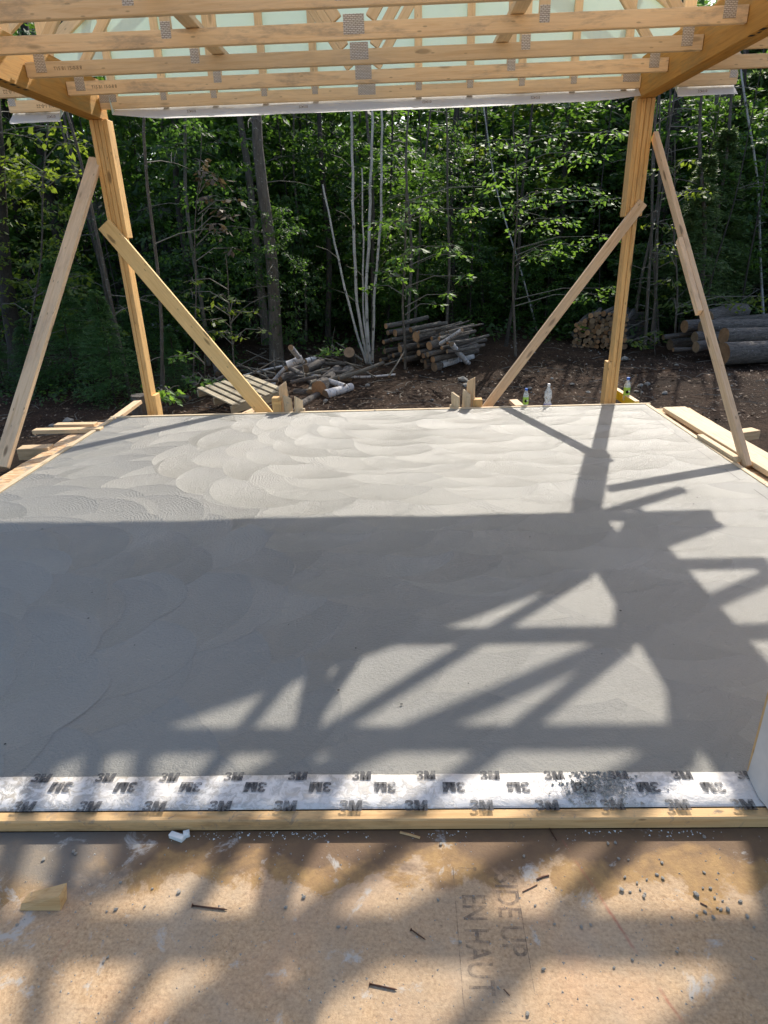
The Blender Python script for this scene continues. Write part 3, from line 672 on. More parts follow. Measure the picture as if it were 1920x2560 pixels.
# outside chord of the first common truss beyond the beams (lookout tails under the eaves)
for k in (1, 2, 3):
    for s in (-1, 1):
        y = YG-k*SP; xo = BR+.137 if s > 0 else BL-.137; xe = CX+s*(EAVE-.05)
        o = board('eave_return', (xo, y+.019, ZC+.0445), (xe, y+.019, ZC+.0445), .089, .038, (0, 0, 1), W_CHORD2)
        tag(o, 'short pine soffit return outside the %s-side beam at the %s truss from the gable' % ('plank' if s > 0 else 'stump', ORD[k-1]), 'soffit return', 'soffit returns under the eaves')
        o2 = obj('connector_plate', box_mesh(.06, .075, .0016, M_PLATE, 0), o, Matrix.Translation((xe-s*.04, y-.0012, ZT-.01)) @ Matrix.Rotation(pi/2, 4, 'X'))
        if s < 0 and k == 1: stamp_on(o, '2N N1 1-0-22', BL-.4, y, ZC+.04, .036, M_INKW, True)

# gable house wrap: one triangular sheet with a loose lower hem, notched round the beams
def wrap():
    y0 = YG+.046; rng = random.Random(11)
    cols = []; n = 150
    vs = []; fs = []
    xs = [CX-EAVE+.05+(2*EAVE-.10)*i/n for i in range(n+1)]
    nz = 16
    def hem(x):
        if x < BL-.33: return 2.562
        if x > BR+.30: return 2.570+.004*sin(5*x)
        if BL-.33 <= x < BL+.08: return ZB+.32
        if x > BR+.02 and x <= BR+.30: return ZB+.32
        u = (x-BL)/(BR-BL); return 2.560+.055*max(0, 1-u/.12)**1.5 + .03*max(0, (u-.9)/.1)**2 - .008*sin(pi*u)
    for i, x in enumerate(xs):
        h = hem(x); top = rake(x)-.002
        for j in range(nz+1):
            z = h + (top-h)*(j/nz)**2.6
            lo = max(0, 1-(z-h)/.12)
            lo2 = min(1, max(0, (ZC-.002-z)/.07)) if h < 2.7 else 0
            vs.append((x, y0 - .105*lo2 + .006*lo*sin(9*x+1) + (.012*lo2*sin(3.1*x)) + .002*sin(4*x+3*z), z))
    for i in range(n):
        for j in range(nz): a = i*(nz+1)+j; fs.append((a, a+nz+1, a+nz+2, a+1))
    def cut(keep, name, mat, dy):
        F = [f for f in fs if keep(sum(vs[i][2] for i in f)/4)]; used = sorted({i for f in F for i in f}); mp = {i: k for k, i in enumerate(used)}
        return obj(name, mesh_of(name, [(vs[i][0], vs[i][1]+dy, vs[i][2]) for i in used], [tuple(mp[i] for i in f) for f in F], [mat], True))
    sh = cut(lambda z: z > ZC+.045, 'gable_sheathing', M_MINT, .0); tag(sh, 'pale mint sheathing panels closing the gable behind the truss studs', 'sheathing')
    o = cut(lambda z: z <= ZC+.10, 'house_wrap', M_WRAP, .004); tag(o, 'white house wrap hem hanging loose below the gable sheathing', 'house wrap')
    for x in (-1.75, -.78, .28, 1.20, -2.98, 2.60):
        tm = text_mesh('010422', .026, M_INKW, .0003)
        m = Matrix.Translation((x, y0-.085, 2.605)) @ Matrix.Rotation(pi/2, 4, 'X') @ Matrix.Rotation(pi, 4, 'Z'); obj('printed_lettering', tm, o, m)
wrap()
# gable overhang ladder
for s in (-1, 1):
    yF = 6.93; e = CX+s*(EAVE+.01); n = Vector((s*SLOPE, 0, 1)).normalized()
    o = board('fly_rafter', Vector((e, yF, rake(e)))-n*.0445, Vector((CX+s*.02, yF, rake(CX+s*.02)))-n*.0445, .089, .038, n, W_CHORD2)
    tag(o, 'pine fly rafter outside the gable on the %s-side slope' % ('plank' if s > 0 else 'stump'), 'fly rafter', 'fly rafters beyond the gable')
    for i in range(6):
        x = CX+s*(EAVE-.34-.55*i); z = rake(x)-.055
        l_ = board('lookout', (x, YG+.052, z), (x, yF-.02, z), .064, .036, (1, 0, 0), W_CHORD2, o)

o = board('plank', (BR+.29, YG-.1, ZB+.335), (BR+.29, 1.6, ZB+.335), .36, .02, (1, 0, 0), W_CHORD2); tag(o, 'wide soffit plank laid along the top of a header beam', 'plank')
# lateral braces on the bottom chords
for x, who in ((-1.20, 'on the stump side'), (.74, 'on the plank side')):
    o = board('lateral_brace', (x, YG-7*SP, ZT+.021), (x, YG-1.3*SP, ZT+.021), .089, .036, (1, 0, 0), W_CHORD2)
    tag(o, 'flat pine lateral brace lying along the truss chords %s' % who, 'brace', 'lateral braces on the chords')

# ------------------------------------------------------------------ beams
for s, xi in ((-1, BL), (1, BR)):
    b_ = empty('header_beam', (xi+s*.065, YG, ZB)); tag(b_, 'orange laminated header beam carried by the post beside the %s' % ('spirit level' if s > 0 else 'stump'), 'beam', 'laminated header beams')
    for i in range(3):
        x0 = xi+s*.044*i; x1 = x0+s*.0435
        abox('ply', (min(x0, x1), -1.2, ZB), (max(x0, x1), YG+.14, ZB+.30+.001*i), W_LVL, b_, .0015)
    for i in range(9):
        y = 4.05+.065*i if s > 0 else 4.55+.08*i
        w = .035 if i % 3 else .05
        obj('printed_mark', box_mesh(.018 if i % 2 else .03, w, .0006, M_BLACK, 0), b_, Matrix.Translation((xi+s*(.018+.01*(i % 2)), y, ZB-.0009)))

# ------------------------------------------------------------------ posts
def post(name_side, x0, ups, blk):
    p = empty('post', (x0+.076, YG+.07, GZ)); tag(p, 'built-up pine post %s, four plies above and two below' % name_side, 'post', 'built-up posts under the beams')
    for i in range(4):
        z0 = GZ-.1 if i in (1, 2) else ups[0 if i == 0 else 1]
        abox('ply', (x0+i*.040-.002, YG+(0, .004, .001, .005)[i], z0), (x0+i*.040+.0355, YG+.14, ZB-.001), W_POST, p, .005)
    abox('base_block', (x0+blk[0]*.0385, YG-.001, GZ-.1), (x0+blk[0]*.0385+.038, YG+.138, blk[1]), W_POST, p, .003)
post('beside the stump', -2.672, (1.66, 1.62), (3, .135))
post('beside the spirit level', 2.232-.1535, (1.66, 1.66), (0, .345))

# ------------------------------------------------------------------ braces
o = board('diagonal_brace', Vector((-2.70, YG-.022, 1.745)), onY(667, 1037, YG-.022)+Vector((.17, 0, -.235)), .140, .038, (1, 0, 1), W_BRACE); tag(o, 'wide yellow pine diagonal brace from the post beside the stump down towards the pallet', 'brace')
o = board('diagonal_brace', onY(1607, 506, YG-.022), onY(1214, 1021, YG-.022)+Vector((-.16, 0, -.22)), .089, .038, (1, 0, 1), W_GREY); tag(o, 'narrow pine diagonal brace from the post beside the spirit level down beside the water bottles', 'brace')
o = board('raking_brace', onY(240, 398, 6.46), onZ(3, 1168, -.01), .115, .045, (1, .3, .3), W_GREY); tag(o, 'weathered round-edged raking brace leaning on the outside of the post beside the stump', 'brace')
A, B = onY(1634, 345, 6.43)+Vector((.006, 0, .02)), Vector((2.50, 4.29, -.02))
B = onZ(1858, 1163, 0.0)+Vector((.03, 0, -.02))
rb = board('raking_brace', A, B, .085, .040, (0, 1, .2), W_GREY); tag(rb, 'pine raking brace with a scab board, leaning on the post beside the spirit level', 'brace')
d = (B-A); board('scab_board', A+d*.36+Vector((-.042, -.015, 0)), A+d*.585+Vector((-.042, -.015, 0)), .064, .038, (0, 1, .2), W_GREY, rb)

# ------------------------------------------------------------------ formwork round the slab
def form(name, lo, hi, label, mat=W_FORM):
    o = abox(name, lo, hi, mat); tag(o, label, 'form board'); return o
form('form_board', (XL-.07, YB+.004, -.20), (XR+.06, YB+.042, .006), 'splashed pine form board along the back edge of the slab')
form('form_board', (XL-.045, YF+.02, -.20), (XL-.004, YB+.002, .007), 'pale form board along the slab edge on the stump side')
form('form_board', (XR+.004, YF+.05, -.20), (XR+.040, YB+.002, .003), 'grey splashed form board along the slab edge on the plank side')
o = abox('strip_board', (-1.05, YB+.05, -.16), (.95, YB+.13, -.015), W_GREY); tag(o, 'weathered strip board lying behind the back form between the stake groups', 'board')
# strand board walkways
def sheet(name, pts, z0, z1, mat, label):
    n = len(pts); vs = [(p[0], p[1], z1) for p in pts]+[(p[0], p[1], z0) for p in pts]; fs = [tuple(range(n)), tuple(range(2*n-1, n-1, -1))]+[(i, i+n, (i+1) % n+n, (i+1) % n) for i in range(n)]
    o = obj(name, mesh_of(name, vs, fs, [mat])); tag(o, label, 'board'); return o
rg = random.Random(4)
def rough_edge(x, ya, yb, n, amp): return [(x+rg.uniform(-amp, amp), ya+(yb-ya)*i/n) for i in range(n+1)]
sheet('strand_board', [(XL-.05, 1.9), (XL-.05, 6.02)]+rough_edge(XL-.245, 5.99, 1.9, 30, .014), -.045, -.028, M_OSB, 'torn strand board strip along the slab edge on the stump side')
sheet('strand_board', rough_edge(XR+.40, 1.6, 6.0, 30, .008)+[(XR+.045, 6.0), (XR+.045, 1.6)], -.045, -.028, M_OSB, 'splashed strand board strip along the slab edge on the plank side')
pk = board('plank', (XR+.185, 5.84, .008), (XR+.26, 2.2, .008), .21, .040, (1, 0, 0), W_FORM, None, .004); tag(pk, 'thick splashed plank lying on the strand board beside the slab', 'plank')
def stick(A, B, w, t, side, mat, label, nm='timber_offcut', cat='timber', grp=None):
    o = board(nm, A, B, w, t, side, mat); tag(o, label, cat, grp); return o
stick((2.40, 4.95, .018), (2.415, 4.33, .018), .05, .026, (1, 0, 0), W_FORM, 'small pine cleat at the foot of the raking brace with the scab board')
stick(onZ(1835, 1090, -.03), onZ(1888, 1083, -.03), .10, .075, (0, 1, 0), W_PINE, 'stake end sticking out past the thick plank')
stick(onZ(86, 1078, -.005), onZ(255, 1074, -.005), .085, .038, (0, 1, 0), W_PINE, 'long pine cross piece sticking out under the torn strand board')
stick(onZ(140, 1064, -.02), onZ(240, 1062, -.02), .089, .038, (0, 1, 0), W_PINE, 'second pine cross piece behind the long one near the stump')
stick(onZ(52, 1132, -.05), onZ(130, 1128, -.05), .12, .10, (0, 1, 0), W_PINE, 'thick square timber end under the torn strand board')
stick(Vector((-2.85, 6.03, -.03)), Vector((-2.80, 6.62, .02)), .089, .038, (1, 0, .1), W_GREY, 'weathered kicker board behind the slab corner near the stump')
stick(onZ(585, 1040, 0)+Vector((0, .05, -.04)), onY(636, 1018, 6.75)+Vector((0, 0, -.02)), .089, .038, (1, 0, .3), W_GREY, 'weathered kicker board beside the wide diagonal brace')
stick(onY(1300, 1018, 6.20), onY(1283, 1003, 6.45), .089, .038, (1, 0, .0), W_GREY, 'short kicker board beside the small water bottle')
# stake groups
def stakes(px, flip, who):
    base = onY(px, 1020, YB+.09)
    s = -1 if flip else 1
    def up(dx, dy, h, w, t, rot, mat, nm, lab):
        A = Vector((base.x+s*dx, YB+.075+dy, GZ)); o = board(nm, A, Vector((A.x+s*rot, A.y, h)), w, t, (cos(.5*s), sin(.5*s), 0), mat); o.data = o.data.copy(); L_ = max(v.co.x for v in o.data.vertices)
        for v in o.data.vertices:
            if v.co.x > L_*.8: v.co.x -= .045*(v.co.y/w+.5)*(1 if h < .2 else -1)+.006*sin(v.co.z*900+v.co.y*300); v.co.y *= .88
        tag(o, lab, 'stake', 'form stakes behind the slab')
    up(.035, 0, .17, .085, .038, -.012, W_FORM, 'form_stake', 'splashed stake in the middle of the group beside the %s brace' % who)
    up(.115, .0, .15, .085, .038, .02, W_FORM, 'form_stake', 'whitest splashed stake in the group beside the %s brace' % who)
    up(-.02, .05, .235, .089, .03, .0, W_PINE, 'form_stake', 'tallest pointed stake in the group beside the %s brace' % who)
    o = abox('block_offcut', (base.x+s*-.085-.045, YB+.07, -.2), (base.x+s*-.085+.045, YB+.16, .07), W_POST); tag(o, 'orange block offcut stood against the stakes beside the %s brace' % who, 'block')
    for i in range(2):
        abox('block', (base.x+s*-.085-.047, YB+.068, .005+i*.034) if False else (base.x+s*-.085-.047, YB+.066, .071+i*.034-.034*0), (base.x+s*-.085+.047, YB+.162, .071+i*.034+.032), W_POST, o) if not flip else None
    o = abox('chip_block', (base.x+s*.17-.02, YB+.055, -.02), (base.x+s*.17+.02, YB+.085, .028), W_FORM); tag(o, 'small white splashed chip beside the stakes at the %s brace' % who, 'wood chip')
stakes(715, False, 'wide'); stakes(1172, True, 'narrow')

# ------------------------------------------------------------------ bottles
def bottle(px, py, y, hgt, kind, label):
    p = onY(px, py, y); sc = hgt
    root = empty('water_bottle', (p.x, p.y, p.z)); tag(root, label, 'bottle')
    if kind == 'small': prof = [(.0, 0), (.12, 0), (.135, .015), (.135, .10), (.128, .12), (.135, .14), (.135, .60), (.125, .70), (.085, .82), (.06, .88), (.06, .91)]
    else: prof = [(.0, 0), (.13, 0), (.15, .02), (.15, .22), (.115, .30), (.105, .34), (.14, .42), (.15, .52), (.14, .64), (.10, .76), (.055, .86), (.05, .90)]
    vs, fs = lathe([(max(r, .001)*sc, z*sc) for r, z in prof], 24); obj('bottle_body', mesh_of('bottle_body', vs, fs, [M_PET], True), root, Matrix.Translation(p))
    cp = .07 if kind == 'small' else .055
    vs, fs = lathe([(cp*sc, .90*sc), (cp*sc, .985*sc), (cp*.92*sc, 1.0*sc), (.001, 1.0*sc)], 20); obj('cap', mesh_of('cap', vs, fs, [M_BLUE if kind == 'small' else M_WHITECAP]), root, Matrix.Translation(p))
    r, z0, z1 = (.1375, .22, .58) if kind == 'small' else (.1525, .03, .20)
    vs, fs = lathe([(r*sc, z0*sc), (r*sc, z1*sc)], 28); lb = obj('label_band', mesh_of('label_band', vs, fs[:28], [M_LABEL if kind == 'small' else M_LABELB], True), root, Matrix.Translation(p))
    if kind == 'small':
        c = lathe([(.001, 0), (.07*sc, .0)], 16); obj('printed_oval', mesh_of('printed_oval', *c, [M_LABELB]), lb, Matrix.Translation(p+Vector((-.02*sc, -.141*sc, .40*sc))) @ Matrix.Rotation(pi/2, 4, 'X'))
        tm = text_mesh('N', .10*sc, M_WHITECAP, .001); obj('printed_letter', tm, lb, Matrix.Translation(p+Vector((.05*sc, -.1435*sc, .42*sc))) @ Matrix.Rotation(pi/2, 4, 'X'))
bottle(1313, 1021, YB+.10, .20, 'small', 'small clear water bottle with blue cap and green label beside the short kicker board')
bottle(1368, 1022, YB+.12, .25, 'big', 'clear water bottle with white cap and blue band behind the slab')
pL = onY(1572, 1006, YB+.25)
lv = board('spirit_level', (2.33, 6.18, -.05), (2.26, 6.72, -.02), .045, .09, (1, 0, 0), M_YEL, None, .004); tag(lv, 'yellow spirit level lying beside a built-up post', 'spirit level')
board('rail_face', (2.33, 6.185, .0), (2.26, 6.715, .03), .047, .004, (1, 0, 0), W_GREY, lv, 0)
bottle(1564, 1001, 6.42, .235, 'small', 'tall clear water bottle with blue cap standing on the yellow level')

# ------------------------------------------------------------------ bits on the subfloor and sill
def rock_mesh(seed, s, mat, flat=.7):
    rng = random.Random(seed); bm = bmesh.new(); bmesh.ops.create_icosphere(bm, subdivisions=1, radius=1)
    for v in bm.verts: v.co *= rng.uniform(.65, 1.1); v.co.z *= flat
    me = bpy.data.meshes.new('pebble'); bm.to_mesh(me); bm.free(); me.materials.append(mat); return me
PEB = [rock_mesh(i, 1, M_GRIT) for i in range(6)]
def pebble(px, py, r_px):
    p = onZ(px, py, ZD); r = r_px/760*.55
    o = bpy.data.objects.new('pebble', PEB[random.randrange(6)]); o.rotation_euler = (0, 0, random.uniform(0, 6)); o.location = (p.x, p.y, ZD+r*.5); o.scale = (r, r*.8, r*.8); COL.objects.link(o)
    tag(o, 'small grey cement crumb lying on the tan subfloor', 'pebble', 'cement crumbs on the subfloor')
for c in ((1562,2194,8),(1592,2208,7),(1575,2231,7),(1600,2225,6),(1617,2200,6),(1642,2188,8),(1657,2197,9),(1554,2226,12),(1609,2242,9),(1612,2236,7),(1740,2237,14),(1757,2221,6),(1776,2222,8),(1786,2245,7),(1806,2253,6),(1850,2254,9),(1793,2271,6),(1802,2275,8),(1820,2275,11),(1783,2295,9),(1762,2281,8),(1742,2290,7),(1867,2292,10),(1885,2320,7),(1680,2294,6),(1760,2094,10),(1760,2182,7),(1655,2158,8),(1520,2110,9),(1538,2108,8),(1546,2147,8),(1570,2150,6),(1453,2318,8),(1477,2313,7),(1358,2424,9),(1318,2536,9),(1150,2355,8),(1095,2251,8),(1338,2265,6),(1386,2312,7),(1310,2142,8),(362,2267,6),(290,2275,10),(267,2280,6),(447,2233,10),(381,2223,6),(302,2207,8),(760,2245,10),(715,2270,9),(846,2318,8),(270,2394,7),(260,2405,7),(43,2313,7),(110,2150,10),(185,2130,11),(190,2136,9),(1580,2400,7),(1535,2420,6),(1102,2112,9),(865,2320,7),(1245,2470,6),(1692,2380,6)): pebble(*c)
def grit(name, n, fn, smin, smax, mats, seed, kindlabel):
    rng = random.Random(seed); V = []; F = []
    base = [(1, 0, 0), (-.5, .87, 0), (-.5, -.87, 0), (0, 0, 1)]
    for _ in range(n):
        x, y, z = fn(rng); s = smin*(smax/smin)**(rng.random()**2); a = rng.uniform(0, 6.28); o = len(V); e = rng.uniform(.5, 1)
        for (bx, by, bz) in base: V.append((x+s*(bx*cos(a)-by*sin(a)*e), y+s*(bx*sin(a)+by*cos(a)*e), z+s*.8*bz*rng.uniform(.5, 1)))
        F += [(o, o+1, o+3), (o+1, o+2, o+3), (o+2, o, o+3)]
    ob = obj(name, mesh_of(name, V, F, mats)); tag(ob, kindlabel, 'debris', kind='stuff'); return ob
grit('grit', 1500, lambda r: (r.uniform(-1.1, 1.05), 1.32-.55*r.random()**.8, ZD), .0012, .0052, [M_GRIT], 21, 'fine grey grit scattered over the tan subfloor')
def heap(r):
    a = r.gauss(0, 1); b = r.gauss(0, 1); x, y = .585+.055*a, 1.445+.035*b
    return (x, min(1.50, max(1.38, y)), .006+max(0, .014-.006*(a*a+b*b))*r.random())
grit('cement_crumbs', 700, heap, .002, .010, [M_GRIT], 22, 'heap of grey cement crumbs spilled on the white sill flashing')
grit('foam_crumbs', 170, lambda r: (r.choice((-.62, -.45, -.35, -.22, .1, .55, .8))+r.gauss(0, .05), 1.331-abs(r.gauss(0, .012)), ZD), .0015, .0055, [M_FOAM], 23, 'white foam crumbs along the foot of the sill board')
def chunk(px, py, lx, ly, h, rot, mat, nm, lab, cat):
    p = onZ(px, py, ZD); rng = random.Random(px); bm = bmesh.new(); bmesh.ops.create_cube(bm, size=1); bmesh.ops.bevel(bm, geom=bm.edges[:], offset=.08, segments=1, affect='EDGES')
    for v in bm.verts: v.co.x = v.co.x*lx*rng.uniform(.9, 1.05); v.co.y = v.co.y*ly*rng.uniform(.85, 1.1); v.co.z = (v.co.z+.5)*h*rng.uniform(.85, 1.1)
    me = bpy.data.meshes.new(nm); bm.to_mesh(me); bm.free(); me.materials.append(mat); o = bpy.data.objects.new(nm, me); COL.objects.link(o)
    o.location = (p.x, p.y, ZD); o.rotation_euler = (0, 0, rot); tag(o, lab, cat); return o
chunk(443, 2096, .05, .018, .014, -.35, M_FOAM, 'foam_chunk', 'white foam chunk at the foot of the sill board', 'foam')
chunk(467, 2089, .018, .02, .014, .3, M_FOAM, 'foam_chunk', 'rounder white foam lump beside the larger foam chunk', 'foam')
# wedge offcut
def wedge():
    pts = [onZ(50, 2277, ZD), onZ(152, 2277, ZD), onZ(168, 2248, ZD), onZ(66, 2256, ZD)]
    h = (.012, .042, .048, .020)
    vs = [(p.x, p.y, ZD+.001) for p in pts] + [(p.x+(.004 if i > 1 else 0), p.y+.012, ZD+h[i]) for i, p in enumerate(pts)]
    fs = [(3, 2, 1, 0), (4, 5, 6, 7)]+[(i, (i+1) % 4, (i+1) % 4+4, i+4) for i in range(4)]
    o = obj('wood_offcut', mesh_of('wood_offcut', vs, fs, [W_SILL])); tag(o, 'wedge shaped pine offcut lying on the subfloor', 'wood offcut')
wedge()
def nail(p0, p1, r_, lab, head=True):
    a, b = onZ(*p0, ZD), onZ(*p1, ZD); d = (b-a).normalized(); z = Vector((0, 0, r_+.001))
    root = empty('nail', a); tag(root, lab, 'nail')
    vs, fs = tube_data([a+z, a+z+(b-a)*.9, b+z], [r_, r_, r_*.25], 8, True); obj('shank', mesh_of('shank', vs, fs, [M_RUST], True), root)
    vs, fs = tube_data([a+z-d*.0015, a+z], [r_*2.3, r_*2.3], 10, True); obj('head', mesh_of('head', vs, fs, [M_RUST]), root)
nail((482, 2266), (569, 2276), .0022, 'long rusty nail lying beside the pale scuffed patch')
nail((925, 2462), (993, 2476), .0021, 'rusty nail lying next to the grey cement smear')
nail((1028, 2326), (1064, 2351), .0017, 'short dark nail beside the stamped lettering')
nail((1374, 2074), (1392, 2103), .0016, 'thin steel nail leaning below the sill board')
def twig(pts, w, mat, lab):
    P = [onZ(*p, ZD)+Vector((0, 0, .002)) for p in pts]; vs, fs = tube_data(P, [w]*len(P), 5, True); o = obj('wood_splinter', mesh_of('wood_splinter', vs, fs, [mat])); tag(o, lab, 'splinter', 'splinters on the subfloor')
twig([(1306, 2231), (1325, 2222), (1343, 2213)], .0014, M_RUST, 'thin bent brown splinter above the stamped lettering')
twig([(1342, 2200), (1358, 2193), (1372, 2190)], .0028, M_RUST, 'broad brown splinter above the thin bent one')
twig([(1000, 2082), (1024, 2088), (1050, 2096)], .004, W_SILL, 'dark pine splinter under the sill board')
twig([(1259, 2474), (1274, 2490)], .0012, M_RUST, 'short brown splinter below the stamped lettering')
twig([(1750, 2258), (1768, 2267)], .0016, M_RUST, 'small brown splinter among the cement crumbs')

# ------------------------------------------------------------------ logs
def log(A, B, r0, r1, bark, end, label, group=None, ns=14, seed=None):
    A, B = Vector(A), Vector(B); d = (B-A); L = d.length; rng = random.Random(seed if seed is not None else int(A.x*1000+A.z*777))
    n = 5; bend = rng.uniform(-.02, .02)*L
    path = [Vector((bend*sin(pi*i/(n-1)), bend*.5*sin(pi*i/(n-1)), L*i/(n-1))) for i in range(n)]
    rad = [(r0+(r1-r0)*i/(n-1))*rng.uniform(.94, 1.06) for i in range(n)]
    vs, fs = tube_data(path, rad, ns, False, .035, rng)
    z = d.normalized(); x = z.orthogonal().normalized(); y = z.cross(x)
    mw = Matrix(((x.x, y.x, z.x, A.x), (x.y, y.y, z.y, A.y), (x.z, y.z, z.z, A.z), (0, 0, 0, 1)))
    o = obj('log', mesh_of('log', vs, fs, [bark], True), None, mw); tag(o, label, 'log', group)
    for e in (0, n-1):
        ring = [vs[e*ns+k] for k in range(ns)]; c = sum((Vector(v) for v in ring), Vector())/ns
        V = [c]+ring; Fc = [(0, 1+(k+1) % ns, 1+k) if e == 0 else (0, 1+k, 1+(k+1) % ns) for k in range(ns)]
        obj('cut_end', mesh_of('cut_end', V, Fc, [end]), o, mw)
    return o
def firewood():
    a, b = onZ(954, 905, GZ), onZ(1087, 926, GZ); u = (b-a).normalized(); nrm = Vector((-u.y, u.x, 0)); ax = nrm if nrm.y > 0 else -nrm
    ax = (ax + Vector((.12, 0, .02))).normalized()
    E = [(285,360,28),(405,360,38),(565,325,29),(325,270,30),(412,430,24),(650,405,58),(235,475,24),(492,548,45),(280,580,28),(408,628,26),(502,628,27),(570,675,33),(622,648,16),(700,600,34),(745,638,30),(800,520,52),(845,612,30),(845,685,37),(265,685,27),(320,718,22),(330,645,20),(745,340,17),(690,690,28),(380,520,24),(560,480,26),(640,520,24),(740,450,26),(880,560,22),(640,720,26),(470,700,28),(870,440,24),(930,500,20),(960,600,24),(730,720,26)]
    for i, (cx, cy, r) in enumerate(E):
        px, py = 900+cx*.2049, 760+cy*.2049; p = onPlane(px, py, a, ax); rr = r*.2049/F_PX*p.y*1.02
        p = Vector((p.x, p.y, max(p.z, gz(p.x, p.y)+rr*.6)))
        L = random.uniform(.75, 1.0); jit = Vector((random.uniform(-.05, .05), random.uniform(-.03, .03), random.uniform(-.02, .04)))
        start = p + ax*random.uniform(-.06, .10) + (ax*.15 if i > 21 else Vector())
        dirn = (ax + jit).normalized()
        log(start, start+dirn*L, rr, rr*random.uniform(.75, .95), M_BARKLOG, M_END if i % 4 else M_ENDD, 'bark covered log in the firewood stack behind the birch clump', 'logs in the stacked firewood', seed=i)
    # birch logs in front
    def P(cx, cy, h): return onZ(900+cx*.2049, 760+cy*.2049, gz(.5, 9.6)+h)
    for (p0, p1, r, lab) in (((985, 745, .06), (1370, 645, .08), .062, 'white birch log lying lowest in front of the firewood stack'), ((940, 690, .14), (1165, 640, .15), .058, 'short white birch log resting on the lowest birch log'), ((1118, 490, .42), (1320, 725, .05), .042, 'white birch pole leaning across the birch logs'), ((800, 755, .06), (960, 735, .06), .06, 'stubby dark log at the front foot of the firewood stack'), ((905, 768, .07), (975, 755, .07), .075, 'mossy split block at the front foot of the firewood stack'), ((985, 485, .50), (1245, 315, .75), .028, 'thin pale birch pole sloping up over the firewood stack'), ((1190, 590, .16), (1430, 520, .18), .065, 'yellowish rotten log beside the firewood stack')):
        A, B = P(*p0), P(*p1); bi = 'birch' in lab
        log(A, B, r, r*.9, M_BIRCHLOG if bi else M_BARKLOG, M_ENDD, lab)
    for i in range(22):
        cx, cy = random.uniform(600, 1150), random.uniform(300, 560); p = onPlane(900+cx*.2049, 760+cy*.2049, a+ax*.35, ax); d_ = (ax*.9+Vector((random.uniform(.2, .6), random.uniform(-.2, .2), random.uniform(-.05, .2)))).normalized()
        log(p, p+d_*random.uniform(.4, .7), random.uniform(.014, .026), .012, M_BARKLOG, M_ENDD, 'thin limb laid on top of the firewood stack', 'limbs on the firewood stack', ns=7, seed=100+i)
firewood()
def bigpile():
    def P(cx, cy, y): return onY(1600+cx*.1929, 720+cy*.1929, y)
    ax = Vector((.97, .22, .01)).normalized(); G = gz(4.6, 9.6)
    def L(cx, cy, r_px, y, length, lab, end=M_END, d=None, r1=.95):
        p = P(cx, cy, y); r = r_px*.1929/F_PX*y*1.07; dd = (d or ax); dd = Vector(dd).normalized()
        log(p, p+dd*length, r, r*r1, M_BARKLOG, end, lab, 'big logs piled beside the clearing')
    L(1065, 852, 128, 9.35, 4.2, 'largest bottom log of the big log pile with a saw notch')
    L(1085, 620, 90, 9.75, 4.2, 'second log resting on the largest bottom log')
    L(800, 500, 72, 10.2, 4.4, 'pale log lying along the top of the big log pile', M_ENDD)
    L(575, 500, 72, 10.6, 4.0, 'split ended log at the back of the big log pile', M_END, None, .9)
    L(708, 640, 68, 10.15, 3.2, 'middle log whose sawn end faces the slab', M_ENDD)
    L(722, 765, 66, 10.0, 3.2, 'lowest log whose shaded end faces the slab', M_ENDD)
    L(900, 680, 80, 10.1, 3.0, 'log wedged behind the middle of the big log pile', M_ENDD)
    L(385, 735, 62, 10.9, 2.2, 'dark short log beside the close grey saplings at the big log pile', M_ENDD)
    L(430, 800, 26, 10.2, 1.4, 'thin log on the ground before the dark short log')
    L(300, 640, 30, 10.7, 2.0, 'ragged thin log on top of the dark short log', M_ENDD)
    p, q_ = P(860, 385, 10.7), P(1330, 300, 11.6); log(p, q_, .11, .14, M_BARKLOG, M_ENDD, 'broken log slanting up behind the big log pile')
bigpile()
def farpile():
    base = onZ(1500, 870, GZ); rng = random.Random(31); nrm = Vector((.35, .94, 0)).normalized()
    pts = []
    for _ in range(4000):
        if len(pts) > 105: break
        px, py = rng.uniform(1437, 1566), rng.uniform(782, 868)
        top = 782+max(0, (1480-px))*.75+ (6 if px > 1540 else 0)
        if py < top: continue
        r = rng.uniform(3.8, 6.8)
        if any((px-a)**2+(py-b)**2 < (.82*(r+c))**2 for a, b, c in pts): continue
        pts.append((px, py, r))
    for i, (px, py, r) in enumerate(pts):
        p = onPlane(px, py, base, nrm); rr = r/F_PX*p.y*1.05; d_ = (nrm+Vector((rng.uniform(-.25, .25), 0, rng.uniform(-.08, .08)))).normalized()
        log(p-nrm*rng.uniform(0, .15), p+d_*rng.uniform(.7, 1.0), rr, rr*.9, M_BARKLOG, M_ENDD if i % 3 else M_END, 'small round log in the far firewood heap', 'logs in the far firewood heap', ns=9, seed=200+i)
    for i in range(9):
        y0 = 12.0; A = onY(1563, 788+i*9.5, 11.6); B = onY(1608, 784+i*9.7, 11.9)
        log(A, B, .042, .038, M_BARKLOG, M_ENDD, 'long pole in the stack lying sideways beside the far firewood heap', 'poles beside the far firewood heap', ns=9, seed=400+i)
    s = Vector((onY(1566, 850, 11.45))); log(onY(1563, 872, 11.4), onY(1571, 806, 11.4), .035, .03, M_BARKLOG, M_ENDD, 'upright stake holding the far firewood heap')
farpile()
